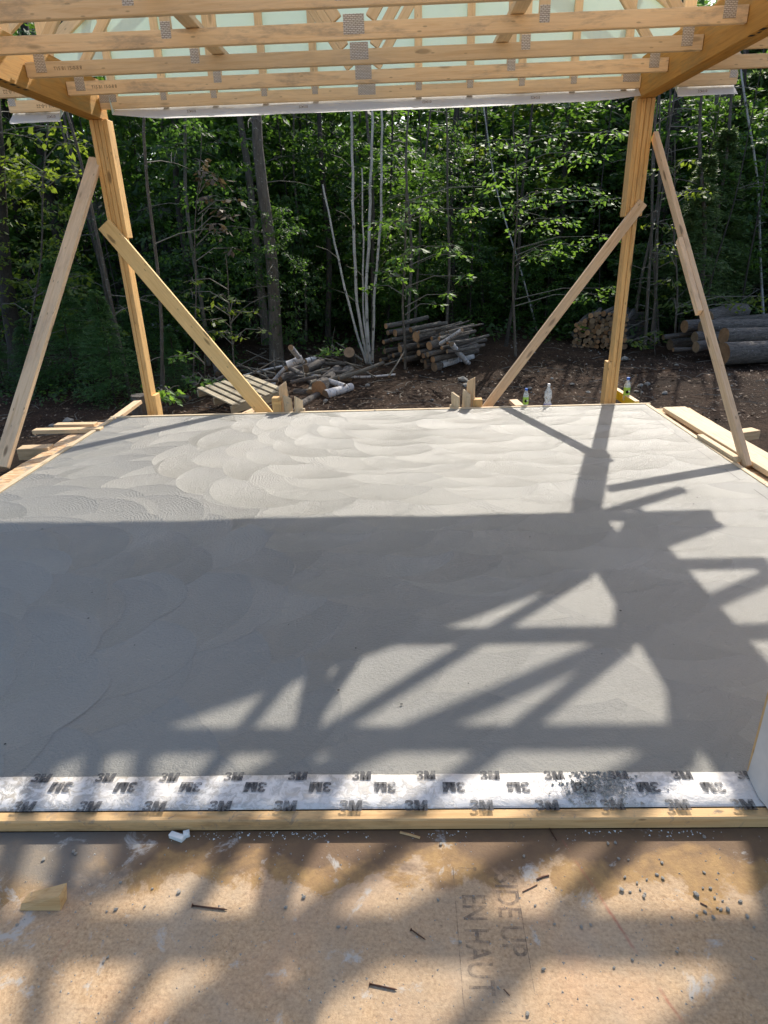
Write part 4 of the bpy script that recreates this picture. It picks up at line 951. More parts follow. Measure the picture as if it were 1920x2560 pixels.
def brush():
    def P(cx, cy, h): return onZ(600+cx*.2049, 840+cy*.2049, GZ+h)
    D = [((480, 535, .13), (950, 400, .17), .075, M_BARKLOG, M_END, 'long mossy log across the brush heap'),
         ((960, 640, .14), (1190, 430, .14), .098, M_BARKLOG, M_END, 'thick sawn log with an orange ring in the brush heap'),
         ((1290, 500, .13), (1330, 420, .14), .10, M_BARKLOG, M_ENDD, 'round log end nearest the birch clump in the brush heap'),
         ((575, 355, .42), (765, 265, .50), .048, M_BIRCHLOG, M_ENDD, 'white birch billet lying on top of the brush heap'),
         ((620, 140, .70), (760, 310, .42), .034, M_BIRCHLOG, M_ENDD, 'white birch pole sticking up from the brush heap'),
         ((420, 540, .14), (560, 385, .36), .028, M_BIRCHLOG, M_ENDD, 'slim grey birch pole propped on the brush heap'),
         ((800, 310, .30), (915, 270, .32), .04, M_BIRCHLOG, M_ENDD, 'short white birch stick on the back of the brush heap'),
         ((270, 690, .07), (360, 710, .07), .07, M_BIRCHLOG, M_ENDD, 'white birch billet beside the wide diagonal brace'),
         ((160, 600, .08), (450, 590, .10), .05, M_BIRCHLOG, M_ENDD, 'peeling birch log beside the pallet in the brush heap'),
         ((330, 640, .05), (580, 620, .05), .04, M_BARKLOG, M_ENDD, 'grey log lying before the peeling birch log'),
         ((1040, 715, .08), (1360, 620, .09), .058, M_BIRCHLOG, M_ENDD, 'split birch log with ragged bark at the front of the brush heap'),
         ((720, 850, .05), (1090, 650, .06), .05, M_BARKLOG, M_ENDD, 'long dark log pointing towards the stakes'),
         ((850, 690, .08), (960, 490, .14), .045, M_BARKL, M_ENDD, 'crooked grey limb in the brush heap'),
         ((660, 700, .06), (830, 690, .07), .06, M_BARKLOG, M_ENDD, 'half buried log behind the stakes'),
         ((810, 490, .12), (930, 470, .14), .052, M_BARKLOG, M_END, 'short log with a bright sawn end in the brush heap'),
         ((640, 410, .22), (800, 370, .24), .045, M_BARKLOG, M_END, 'brown log under the birch billet'),
         ((800, 400, .25), (1000, 310, .28), .06, M_BARKLOG, M_ENDD, 'dark log at the back of the brush heap'),
         ((250, 520, .05), (400, 500, .05), .05, M_BARKLOG, M_ENDD, 'grey log at the foot of the big trunk'),
         ((930, 545, .08), (1000, 520, .1), .05, M_BARKLOG, M_ENDD, 'stub of a log beside the thick sawn log'),
         ((1460, 625, .03), (1640, 670, .02), .026, M_BARKL, M_ENDD, 'bare grey stick on the dirt beside the brush heap'),
         ((1640, 675, .02), (1900, 705, .02), .018, M_BARKL, M_ENDD, 'thin bare stick trailing over the dirt'),
         ((1340, 300, .25), (1330, 200, .40), .085, M_BARKD, M_ENDD, 'dark stump of a limb behind the brush heap')]
    for i, (p0, p1, r, bk, en, lab) in enumerate(D): log(P(*p0), P(*p1), r, r*.88, bk, en, lab, seed=500+i, ns=12)
    # earth mound carrying the heap
    vs = []; fs = []; c = onZ(690, 965, GZ); n = 22
    for j in range(n+1):
        for i in range(n+1):
            x = c.x-1.3+2.9*i/n; y = c.y-1.1+2.5*j/n; q_ = max(0, 1-((x-c.x-.1)/1.4)**2-((y-c.y)/1.15)**2)
            vs.append((x, y, gz(x, y)-.02+.07*q_+random.uniform(-.02, .02)*q_))
    for j in range(n):
        for i in range(n): a = j*(n+1)+i; fs.append((a, a+1, a+n+2, a+n+1))
    o = obj('earth_mound', mesh_of('earth_mound', vs, fs, [M_SOIL], True)); tag(o, kind='structure')
    rng = random.Random(9)
    for i in range(34):
        x, y = c.x+rng.uniform(-1.0, 1.1), c.y+rng.uniform(-.9, .9); z = gz(x, y)+rng.uniform(.03, .22); a = rng.choice((rng.uniform(-.2, .9), rng.uniform(1.8, 2.9))); L = rng.uniform(.3, .85); r_ = rng.uniform(.016, .040)
        log((x, y, z), (x+cos(a)*L, y+sin(a)*L*.7, z+rng.uniform(-.03, .12)), r_, r_*.75, rng.choice((M_BARKL, M_BARKLOG, M_BARKLOG, M_BIRCHLOG)), M_ENDD, 'grey branch length jumbled in the brush heap', 'branch lengths in the brush heap', ns=9, seed=700+i)
    for i in range(16):
        x, y = c.x+rng.uniform(-.9, 1.6), c.y+rng.uniform(-.7, .9); z = gz(x, y)+.1; a = rng.uniform(0, 3.1); L = rng.uniform(.35, .9)
        log((x, y, z+.05), (x+cos(a)*L, y+sin(a)*L*.6, z+rng.uniform(-.02, .35)), rng.uniform(.008, .018), .006, M_BARKL, M_ENDD, 'bare twig tangled in the brush heap', 'twigs in the brush heap', ns=6, seed=600+i)
brush()

# ------------------------------------------------------------------ pallet, stump, shed, trailer, cars
def pallet():
    A = onZ(590, 1036, GZ+.05); B_ = onZ(488, 994, GZ+.18)
    p0 = onY(582, 1032, 7.35); p1 = onY(492, 1000, 7.75); p2 = onY(630, 985, 8.15)
    root = empty('pallet', p0); tag(root, 'weathered slatted pallet tilted on the ground behind the slab', 'pallet')
    u = Vector((.505, .43, .06)).normalized()          # across slats
    v = Vector((-.577, .65, .05)).normalized()
    v = (v-u*v.dot(u)).normalized(); nrm = u.cross(v)
    if nrm.z < 0: nrm = -nrm
    org = onZ(583, 1036, -.22)
    for i in range(7):
        a = org+u*(.05+.105*i)+nrm*.10; board('slat', a, a+v*.92, .07, .018, u, W_PALLET, root)
    for j in range(3):
        a = org+v*(.03+.43*j)+nrm*.045; board('stringer', a, a+u*.75, .038, .085, v, W_PALLET, root)
pallet()
sp_ = onZ(398, 1030, GZ); vs, fs = tube_data([(sp_.x, 7.0, GZ-.05), (sp_.x, 7.0, GZ+.1), (sp_.x+.01, 7.0, GZ+.33)], [.12, .10, .095], 14, True, .06)
st_ = obj('tree_stump', mesh_of('tree_stump', vs, fs, [M_BARK])); tag(st_, 'dark tree stump just behind a built-up post', 'stump')

def shed():
    a = onY(195, 760, 17.0); root = empty('shed', (-6.6, 17.5, 0)); tag(root, 'dark grey shed with upright siding among the trees behind the stump', 'shed')
    x0, x1, y0 = -7.6, -5.0, 17.0
    for i in range(14):
        xa = x0+(x1-x0)*i/14; abox('siding_board', (xa+.004, y0, -.3), (xa+(x1-x0)/14-.004, y0+.03, 2.0), M_SHED, root, .002)
    abox('door', (x0+1.0, y0-.03, -.2), (x0+1.75, y0-.002, 1.75), M_SHED, root); abox('wall', (x0, y0+.032, -.3), (x1, y0+2.2, 1.98), M_SHED, root)
    vs = [(x0-.2, y0-.3, 2.02), (x1+.2, y0-.3, 2.02), (x1+.2, y0+1.2, 2.7), (x0-.2, y0+1.2, 2.7), (x1+.2, y0+2.6, 2.02), (x0-.2, y0+2.6, 2.02)]
    obj('roof', mesh_of('roof', vs, [(0, 1, 2, 3), (3, 2, 4, 5)], [M_SHEDR]), root)
shed()
def trailer():
    y = 12.5; root = empty('roller_trailer', onY(405, 850, y)); tag(root, 'grey boat trailer frame with two rollers behind the wide diagonal brace', 'trailer')
    for px, py in ((388, 812), (425, 817)):
        c = onY(px, py, y-.05); vs, fs = lathe([(.001, -.03), (.056, -.03), (.06, -.02), (.06, .02), (.056, .03), (.001, .03)], 20); w = obj('roller', mesh_of('roller', vs, fs, [M_TYRE], True), root, Matrix.Translation(c) @ Matrix.Rotation(pi/2, 4, 'X'))
        vs, fs = lathe([(.001, -.034), (.028, -.034), (.022, -.04), (.001, -.04)], 14); obj('hub', mesh_of('hub', vs, fs, [M_ALU]), w, Matrix.Translation(c+Vector((0, -.0, 0))) @ Matrix.Rotation(-pi/2, 4, 'X'))
    board('rail', onY(392, 814, y), onY(470, 832, y+.2), .06, .04, (0, 0, 1), M_ALU, root)
    board('bed_rail', onY(385, 852, y), onY(440, 841, y+.3), .05, .05, (0, 0, 1), M_ALU, root)
    board('support', onY(388, 816, y+.05), onY(392, 905, y+.05), .04, .04, (1, 0, 0), M_BARKD, root); board('support', onY(432, 822, y+.2), onY(436, 905, y+.2), .04, .04, (1, 0, 0), M_BARKD, root)
trailer()
def car(px, py, y, paint, label, rot):
    base = onY(px, py, y); base.z = gz(base.x, base.y); root = empty('parked_car', base); tag(root, label, 'car')
    R = Matrix.Translation(base) @ Matrix.Rotation(rot, 4, 'Z')
    prof = [(-2.1, .35), (-2.15, .75), (-1.9, .95), (-1.2, 1.02), (-.55, 1.45), (.75, 1.48), (1.35, 1.05), (1.95, .95), (2.1, .7), (2.08, .35)]
    vs = [(x, -.82, z) for x, z in prof]+[(x, .82, z) for x, z in prof]; n = len(prof)
    fs = [tuple(range(n)), tuple(range(2*n-1, n-1, -1))]+[(i+1, i, i+n, i+n+1) for i in range(n-1)]+[(0, n-1, 2*n-1, n)]
    obj('body', mesh_of('body', vs, fs, [paint]), root, R)
    for s in (-1, 1):
        w = [(-1.0, .825*s, 1.04), (-.5, .825*s, 1.38), (.7, .825*s, 1.40), (1.15, .825*s, 1.06)]; obj('side_window', mesh_of('side_window', w, [(0, 1, 2, 3)], [M_CARG]), root, R)
        for x in (-1.35, 1.35):
            vs, fs = lathe([(.001, -.1), (.3, -.1), (.32, -.08), (.32, .08), (.3, .1), (.001, .1)], 20); obj('wheel', mesh_of('wheel', vs, fs, [M_BLACK]), root, R @ Matrix.Translation((x, s*.8, .32)) @ Matrix.Rotation(pi/2, 4, 'X'))
    for z, x, sx in ((1.2, -.9, -1), (1.25, 1.05, 1)):
        w = [(x-.3*1, -.7, z-.19), (x-.3, .7, z-.19), (x+.28, .66, z+.18), (x+.28, -.66, z+.18)] if sx < 0 else [(x+.26, -.7, z-.18), (x+.26, .7, z-.18), (x-.28, .66, z+.17), (x-.28, -.66, z+.17)]
        obj('windscreen', mesh_of('windscreen', [(a+sx*.02, b_, c+.02) for a, b_, c in w], [(0, 1, 2, 3)], [M_CARG]), root, R)
car(-40, 850, 21.0, M_CAR, 'silver car parked in the open beyond the stout dark trunk', .5)
car(165, 850, 22.0, M_CARD, 'dark car parked beyond the trees behind the weathered raking brace', .3)

# ------------------------------------------------------------------ forest
def cap_height(x, y, want):
    """sunlit corridor over the slab: woods stay below the line of the sun there"""
    if -4.6+.36*(y-6) < x < 9.0+.36*(y-6): return min(want, max(1.9, (y-7.2)*.56))
    return min(want, max(2.2, (y-6.2)*.70))
def trunk_cap(x, y, want):
    return min(want, max(2.0, (y-6.3)*.84)) if -3.2+.36*(y-6) < x < 4.6+.36*(y-6) else want
NPR = np.random.default_rng(12)
def spray_rows(cen, nrm_tilt, R, n, leaf, rng):
    """leaves laid in a loose tilted fan round cen"""
    a = rng.uniform(0, 2*np.pi, n); rr = R*np.sqrt(rng.uniform(0.02, 1, n)); P_ = np.stack([rr*np.cos(a), rr*np.sin(a)*.75, rng.normal(0, R*.10, n)-.25*rr*rr/R], 1)
    D = np.stack([np.cos(a)+rng.normal(0, .6, n), np.sin(a)+rng.normal(0, .6, n), rng.normal(-.45, .35, n)], 1); D /= np.linalg.norm(D, axis=1)[:, None]
    U = np.stack([rng.normal(0, .45, n), rng.normal(0, .45, n), np.ones(n)], 1); S = np.cross(D, U); S /= np.linalg.norm(S, axis=1)[:, None]+1e-9
    th = rng.uniform(0, 2*np.pi); ct, st = np.cos(th), np.sin(th); Rz = np.array([[ct, -st, 0], [st, ct, 0], [0, 0, 1]])
    tx = nrm_tilt*rng.normal(0, 1); Rx = np.array([[1, 0, 0], [0, np.cos(tx), -np.sin(tx)], [0, np.sin(tx), np.cos(tx)]]); RR = Rx @ Rz
    L = leaf*rng.uniform(.65, 1.2, n)
    return P_ @ RR.T + cen, D @ RR.T, S @ RR.T, L, L*rng.uniform(.45, .62, n)
def cat_rows(rows): return [np.concatenate([r[i] for r in rows]) for i in range(5)]
def crown_proto(name, seed, nspray, perspray, leaf, spr, lowz, mats, shape='oval'):
    rng = np.random.default_rng(seed); rows = []
    for _ in range(nspray):
        h = rng.uniform(lowz, 1.0)
        if shape == 'oval': R = .34*np.sin(np.pi*np.clip((h-lowz)/(1.02-lowz)*.9+.08, 0, 1))**.7
        else: R = .26*(1-h)+.03
        a = rng.uniform(0, 2*np.pi); r = R*np.sqrt(rng.uniform(.05, 1))
        rows.append(spray_rows(np.array([r*np.cos(a), r*np.sin(a), h]), .35, spr*rng.uniform(.6, 1.3), perspray, leaf, rng))
    return leaves_mesh(name, *cat_rows(rows), mats)
# unit-height crowns (scaled to the tree): leaves are sized for trees about 6 m tall
CR = [crown_proto('crown_leaves', 1, 120, 24, .027, .066, .22, [L_GREEN]), crown_proto('crown_leaves', 2, 110, 24, .030, .070, .18, [L_GREEN]),
      crown_proto('crown_leaves', 3, 120, 24, .028, .066, .15, [L_YELL]), crown_proto('crown_leaves', 4, 130, 26, .026, .064, .12, [L_DARK]),
      crown_proto('crown_leaves', 5, 125, 26, .024, .066, .10, [L_DARK])]
def needles_proto(name, seed, nb, mats, lowz, wid):
    rng = np.random.default_rng(seed); rows = []
    for _ in range(nb):
        h = rng.uniform(lowz, .99); Rm = wid*(1.02-h)+.02; a = rng.uniform(0, 2*np.pi); n = 46
        t = rng.uniform(.15, 1, n); side = rng.choice([-1, 1], n)
        dx, dy = np.cos(a), np.sin(a); spread = rng.normal(0, .22, n)*Rm*t
        P_ = np.stack([dx*Rm*t-dy*spread, dy*Rm*t+dx*spread, h-.18*Rm*t**1.5+rng.normal(0, .006, n)], 1)
        ang = a+side*rng.uniform(.4, 1.1, n); D = np.stack([np.cos(ang), np.sin(ang), rng.normal(-.1, .25, n)], 1); D /= np.linalg.norm(D, axis=1)[:, None]
        S = np.cross(D, np.array([0, 0, 1.])+rng.normal(0, .3, (n, 3))); S /= np.linalg.norm(S, axis=1)[:, None]
        L = rng.uniform(.022, .042, n); rows.append((P_, D, S, L, L*.26))
    return leaves_mesh(name, *cat_rows(rows), mats)
NC = [needles_proto('needle_boughs', 21, 230, [L_NEED], .04, .36), needles_proto('needle_boughs', 22, 260, [L_PINE], .15, .34)]

def trunk_path(p, q, n, wig, rng):
    p, q = Vector(p), Vector(q); L = (q-p).length
    ph = [rng.uniform(0, 6.3) for _ in range(4)]
    return [p.lerp(q, i/n)+Vector((sin(i/n*5+ph[0])+.5*sin(i/n*11+ph[1]), sin(i/n*4+ph[2]), 0))*wig*L*(sin(pi*i/n)) for i in range(n+1)]
def twigs(path, rad, n, rng, lmin, lmax, z0=.0, rr=.006):
    parts = []
    for _ in range(n):
        t = rng.uniform(z0, .97); i = min(int(t*(len(path)-1)), len(path)-2); p = path[i].lerp(path[i+1], t*(len(path)-1)-i)
        a = rng.uniform(0, 2*pi); L = rng.uniform(lmin, lmax); d = Vector((cos(a), sin(a)*.8, rng.uniform(-.25, .45))); s = Vector((-d.y, d.x, 0))*rng.uniform(-.3, .3)
        pts = [p, p+d*L*.35+s*.1*L, p+d*L*.7+s*L*.5+Vector((0, 0, -.06*L)), p+d*L+s*L+Vector((0, 0, -.16*L))]; r0 = rr*rng.uniform(.7, 1.5)
        parts.append(tube_data(pts, [r0, r0*.75, r0*.5, r0*.2], 4))
        for _k in range(rng.randrange(1, 4)):
            b0 = pts[1].lerp(pts[2], rng.random()); e = b0+Vector((d.x*rng.uniform(.1, .4)-d.y*rng.uniform(-.35, .35), d.y*.3+d.x*rng.uniform(-.35, .35), rng.uniform(-.2, .25)))*L*.8
            parts.append(tube_data([b0, b0.lerp(e, .5)+Vector((0, 0, .02)), e], [r0*.5, r0*.35, r0*.15], 4))
    return join(parts)
def tree(kind, p, q, r0, bark, label, crown=None, crown_h=None, crown_z=0.0, crown_w=1.0, ntw=0, group=None, lmin=.4, lmax=1.1, cat='tree', tw0=.1, rng=None, wig=.012, r1=.35, twmat=None):
    rng = rng or random.Random(int(p[0]*997+p[1]*131)); p, q = Vector(p), Vector(q)
    root = empty(kind, p); tag(root, label, cat, group)
    path = trunk_path(p+Vector((0, 0, -.1)), q, 12, wig, rng); rad = [r0*(1.18 if i == 0 else 1)*(1-(1-r1)*i/12)*rng.uniform(.96, 1.04) for i in range(13)]
    vs, fs = tube_data(path, rad, 12 if r0 > .05 else 8); mt = Matrix.Translation(p)
    obj('trunk', mesh_of('trunk', [v-p for v in vs], fs, [bark], True), root, mt)
    if ntw:
        vs, fs = twigs(path, rad, ntw, rng, lmin, lmax, tw0, .0045+r0*.03); obj('limbs', mesh_of('limbs', [v-p for v in vs], fs, [twmat or M_TWIG]), root, mt)['kind'] = 'stuff'
    if crown is not None:
        H = crown_h or (q-p).length*1.12; lean = (q-p)
        c = obj('crown', crown, root, Matrix.Translation(p+Vector((lean.x*.5, lean.y*.5, crown_z))) @ Matrix.Rotation(rng.uniform(0, 6.28), 4, 'Z') @ Matrix.Diagonal((H*crown_w, H*crown_w, H, 1)))
    return root
def tpx(pb, pt, y, dz=None):
    """trunk from base pixel to upper pixel in the plane y; extended up to the capped height"""
    b = onY(pb[0], pb[1], y); t = onY(pt[0], pt[1], y); base = Vector((b.x, y, gz(b.x, y))); d = (t-b)
    if abs(d.z) < .01: d.z = .01
    base.x = b.x - d.x*(b.z-base.z)/d.z
    H = trunk_cap(base.x, y, 6.0); return base, Vector((base.x+d.x*(H-base.z)/d.z, y+.05, H))
def named_trees():
    T = [((692, 915), (660, 300), 10.4, .110, M_BARK, 'big grey trunk with pale lichen spots beside the brush heap', 18, CR[3], .0),
         ((665, 860), (605, 300), 12.2, .085, M_BARK, 'lichen spotted trunk just behind the big grey trunk', 16, CR[0], .0),
         ((640, 840), (640, 300), 13.5, .06, M_BARKD, 'dim trunk between the two lichen spotted trunks', 10, CR[4], .0),
         ((515, 840), (465, 300), 10.6, .036, M_BARKL, 'slim knotty trunk above the wide diagonal brace', 16, CR[4], 0),
         ((402, 1000), (385, 290), 8.6, .026, M_BARK, 'straight thin trunk rising just behind the stump', 8, None, 0),
         ((200, 860), (105, 320), 14.5, .17, M_BARKD, 'stout dark trunk behind the weathered raking brace', 8, CR[3], 0),
         ((45, 960), (15, 600), 10.0, .125, M_BARKD, 'stout dark trunk standing nearest the parked cars', 8, CR[2], 0),
         ((75, 860), (40, 480), 15.5, .16, M_BARKD, 'dark trunk between the two parked cars', 5, CR[4], 0),
         ((318, 960), (245, 650), 8.8, .026, M_BARK, 'thin leaning trunk between the fir saplings and the stump', 10, None, 0),
         ((235, 840), (180, 320), 16.0, .11, M_BARKD, 'straight dark trunk in front of the shed', 6, CR[0], 0),
         ((1018, 800), (1026, 280), 11.2, .030, M_BARKL, 'brown sapling trunk rising through the firewood stack', 8, None, 0),
         ((1040, 800), (1070, 280), 12.0, .028, M_BARK, 'leaning sapling behind the firewood stack', 7, CR[1], 0),
         ((820, 860), (800, 300), 12.6, .06, M_BARKD, 'dark mottled trunk behind the birch clump', 12, CR[4], 0),
         ((1120, 830), (1145, 280), 13.0, .05, M_BARKD, 'dark trunk beyond the end of the firewood stack', 10, CR[3], 0),
         ((1640, 780), (1700, 250), 14.0, .12, M_BARKD, 'heavy dark trunk behind the scabbed raking brace', 12, CR[1], 0),
         ((1748, 820), (1766, 240), 11.6, .046, M_BARK, 'upright grey trunk behind the big log pile', 14, NC[1], 0),
         ((1768, 800), (1826, 240), 12.4, .044, M_BARK, 'leaning grey trunk behind the big log pile', 12, NC[1], 0),
         ((1782, 800), (1850, 240), 13.4, .040, M_BARKD, 'slimmer leaning trunk behind the leaning grey trunk', 10, NC[1], 0),
         ((1862, 780), (1868, 300), 14.5, .05, M_BARK, 'pale brown trunk far behind the big log pile', 10, NC[1], 0),
         ((1340, 800), (1270, 520), 13.0, .019, M_BIRCH, 'single white birch leaning before the dark woods', 5, None, 0),
         ((1912, 800), (1888, 480), 13.0, .028, M_BIRCH, 'thin white birch beyond the big log pile', 4, CR[0], 0),
         ((430, 860), (440, 320), 15.0, .06, M_BARKD, 'dark trunk behind the trailer', 8, CR[0], 0),
         ((745, 830), (740, 320), 14.2, .05, M_BARKD, 'dark straight trunk between the big trunk and the birches', 10, CR[3], 0),
         ((555, 850), (540, 320), 14.0, .045, M_BARK, 'greyish trunk far behind the brush heap', 12, CR[4], 0)]
    for (pb, pt, y, r, bk, lab, nt_, cr, cz) in T:
        b, t = tpx(pb, pt, y); tree('tree', b, t, r, bk, lab, cr, cap_height(b.x, y, 6.0)-b.z, .15, .9, nt_, 'trees at the edge of the woods')
    # clump of thin stems at the far firewood heap
    for i, (xb, xt) in enumerate(((1612, 1632), (1626, 1642), (1637, 1655), (1650, 1640))):
        b, t = tpx((xb, 890), (xt, 560), 11.1+.12*i); tree('sapling', b, t, (.030, .026, .022, .018)[i], M_BARK, ('thickest', 'second', 'third', 'thinnest')[i]+' of the close grey saplings beside the far firewood heap', None, ntw=5, group='close grey saplings')
    # birch clump
    st = [[(806, 461), (838, 610), (871, 758), (919, 903)], [(879, 280), (881, 434), (885, 588), (893, 758), (922, 903)], [(905, 420), (908, 600), (908, 758), (921, 903)], [(931, 303), (927, 442), (923, 573), (916, 758), (925, 905)], [(954, 280), (954, 434), (950, 573), (935, 758), (931, 905)]]
    base = onZ(924, 904, GZ+.02); root = empty('birch_tree', base); tag(root, 'clump of five white birch stems beside the firewood stack', 'birch tree')
    for i, s in enumerate(st):
        pts = [onY(px, py, base.y+(.06*((i*7) % 5-2))*(1 if py < 850 else .3)) for px, py in reversed(s)]; pts[0].z = gz(base.x, base.y)-.08
        if s[0][1] < 320: pts.append(pts[-1]+(pts[-1]-pts[-2]).normalized()*.35)
        # smooth path
        out = []
        for a in range(len(pts)-1):
            for u in (0, .25, .5, .75): 
                p0, p1, p2, p3 = pts[max(0, a-1)], pts[a], pts[a+1], pts[min(len(pts)-1, a+2)]
                out.append(.5*((2*p1)+(p2-p0)*u+(2*p0-5*p1+4*p2-p3)*u*u+(3*p1-p0-3*p2+p3)*u**3))
        out.append(pts[-1]); out = [q_+Vector((.006*sin(2.1*k+i*2)+.004*sin(5.3*k+i), .006*sin(1.7*k+i), 0))*(1 if k else 0) for k, q_ in enumerate(out)]; r = (.017, .022, .014, .023, .020)[i]
        vs, fs = tube_data(out, [r*(1.15-.5*k/len(out)) for k in range(len(out))], 10); obj('stem', mesh_of('stem', [v-base for v in vs], fs, [M_BIRCH], True), root, Matrix.Translation(base))
    rngb = random.Random(77); tw = join([tube_data([onY(px, py, base.y), onY(px+dx*.5, py-25, base.y-.2), onY(px+dx, py-35, base.y-.4)], [.006, .004, .002], 4) for px, py, dx in ((893, 758, -60), (885, 500, 50), (927, 450, 70), (916, 700, -50), (950, 520, 60), (881, 420, -55), (884, 560, -45), (925, 600, 55), (953, 380, 60), (952, 640, 45), (850, 650, -60), (905, 500, -40))])
    obj('limbs', mesh_of('limbs', [v-base for v in tw[0]], tw[1], [M_TWIG]), root, Matrix.Translation(base))['kind'] = 'stuff'
named_trees()

def sprays_px(name, label, trunk_px, y, items, mat, leaf, r0=.018, n=34, group=None, seed=1):
    """a sapling whose leafy sprays hang where the photograph shows them"""
    rng = np.random.default_rng(seed); rr = random.Random(seed)
    b, t = tpx(trunk_px[0], trunk_px[1], y); zmax = max(onY(px, py, y).z for px, py, _ in items)+.3; f = (zmax-b.z)/(t.z-b.z); t = b+(t-b)*min(1.0, f)
    root = tree(name, b, t, r0, M_BARK, label, None, ntw=0, cat='sapling', group=group, rng=rr)
    rows = []; parts = []
    for (px, py, R) in items:
        yy = y+rr.uniform(-.35, .25); c = onY(px, py, yy); rows.append(spray_rows(np.array(c), .25, R, int(n*R/.3), leaf, rng))
        tz = min(max(c.z-.15, b.z+.2), t.z); s = b.lerp(t, (tz-b.z)/(t.z-b.z)); m = s.lerp(c, .5)+Vector((0, 0, .08)); parts.append(tube_data([s, m, c], [.008, .006, .002], 4))
        for _ in range(4): e = c+Vector((rr.uniform(-R, R), rr.uniform(-R, R), rr.uniform(-.1, .05))); parts.append(tube_data([c, c.lerp(e, .5)+Vector((0, 0, .015)), e], [.0035, .0025, .001], 4))
    vs, fs = join(parts); obj('limbs', mesh_of('limbs', [Vector(v)-b for v in vs], fs, [M_TWIG]), root, Matrix.Translation(b))['kind'] = 'stuff'
    R_ = cat_rows(rows); R_[0] = R_[0]-np.array(b); obj('crown', leaves_mesh('crown', *R_, [mat]), root, Matrix.Translation(b))
sprays_px('beech_sapling', 'young beech with hanging leaf sprays beside the birch clump', ((1012, 900), (1016, 400)), 9.9, [(985, 560, .22), (1060, 505, .26), (1000, 545, .18), (945, 555, .2), (1075, 525, .2), (1000, 640, .2), (1040, 618, .18), (1125, 615, .22), (1155, 635, .14), (930, 715, .18), (985, 690, .2), (1000, 660, .16), (960, 680, .14), (1020, 720, .14), (1160, 690, .12), (1120, 735, .12), (1090, 760, .12), (1240, 465, .25), (1180, 520, .2)], L_NEAR, .105, .022, 36, seed=41)
sprays_px('beech_sapling', 'young beech with layered leaf sprays beside the single leaning birch', ((1290, 880), (1285, 400)), 10.6, [(1270, 520, .35), (1330, 560, .4), (1400, 545, .35), (1310, 500, .3), (1375, 625, .35), (1420, 610, .3), (1340, 640, .25), (1500, 590, .3), (1480, 735, .3), (1525, 720, .25), (1370, 480, .4), (1450, 470, .4), (1250, 430, .4), (1330, 420, .4), (1520, 500, .3), (1450, 380, .5), (1240, 350, .5), (1350, 340, .5), (1530, 330, .4)], L_NEAR, .088, .022, 44, seed=42)
sprays_px('beech_sapling', 'young beech with sunny sprays behind the scabbed raking brace', ((1690, 860), (1690, 400)), 10.9, [(1690, 480, .25), (1740, 475, .22), (1770, 478, .2), (1665, 610, .25), (1660, 640, .25), (1665, 700, .25), (1700, 760, .22), (1680, 745, .25), (1800, 740, .25), (1870, 760, .3), (1895, 740, .3), (1640, 560, .25), (1720, 400, .2), (1660, 420, .3)], L_YELL, .10, .02, 30, seed=43)
sprays_px('maple_sapling', 'young maple with wide pale leaves beside the brush heap', ((590, 960), (560, 600)), 8.9, [(480, 730, .12), (545, 738, .15), (560, 770, .15), (500, 770, .16), (530, 800, .16), (600, 780, .12), (635, 780, .12), (560, 830, .16), (520, 830, .14), (590, 750, .1), (655, 825, .12), (600, 840, .12), (480, 700, .1)], L_YELL, .105, .014, 22, seed=44)
sprays_px('wilted_sapling', 'young maple with wilted brownish leaves high beside the knotty trunk', ((478, 960), (500, 400)), 9.4, [(500, 400, .12), (520, 440, .16), (545, 450, .14), (530, 490, .14), (555, 520, .14), (560, 580, .12), (590, 500, .08), (580, 620, .1), (500, 425, .1), (545, 560, .12), (570, 540, .1)], L_BROWN, .12, .014, 22, seed=45)
sprays_px('maple_sapling', 'young maple overhanging the parked cars', ((60, 980), (110, 400)), 9.6, [(60, 420, .3), (110, 430, .28), (30, 450, .3), (150, 400, .25), (180, 360, .25), (90, 460, .2), (200, 440, .2), (20, 400, .3), (60, 340, .4), (140, 320, .4), (5, 760, .15), (50, 700, .2), (70, 660, .2), (200, 690, .2), (180, 720, .2), (280, 820, .2), (310, 770, .18), (150, 700, .25), (240, 800, .15)], L_YELL, .11, .02, 28, seed=46)
sprays_px('leafy_seedling', 'low leafy seedling beside the stump', ((415, 1010), (412, 960)), 7.6, [(400, 985, .12), (420, 975, .14), (440, 985, .12), (385, 975, .08), (430, 1000, .08)], L_NEAR, .10, .008, 40, seed=47)
sprays_px('leafy_seedling', 'leafy seedling over the end of the pallet', ((520, 985), (515, 940)), 8.3, [(495, 960, .14), (530, 950, .15), (560, 965, .12), (480, 940, .12), (470, 880, .15), (450, 890, .15)], L_NEAR, .09, .008, 40, seed=48)
sprays_px('leafy_seedling', 'leafy seedling between brush heap and birch clump', ((825, 890), (830, 860)), 9.8, [(815, 875, .12), (835, 868, .14), (850, 880, .1), (800, 885, .1)], L_NEAR, .09, .008, 40, seed=49)
sprays_px('leafy_seedling', 'small bright seedling before the big log pile', ((1640, 870), (1638, 840)), 10.6, [(1630, 835, .12), (1645, 850, .12), (1640, 828, .1), (1585, 850, .12), (1600, 862, .1)], L_YELL, .10, .008, 40, seed=50)

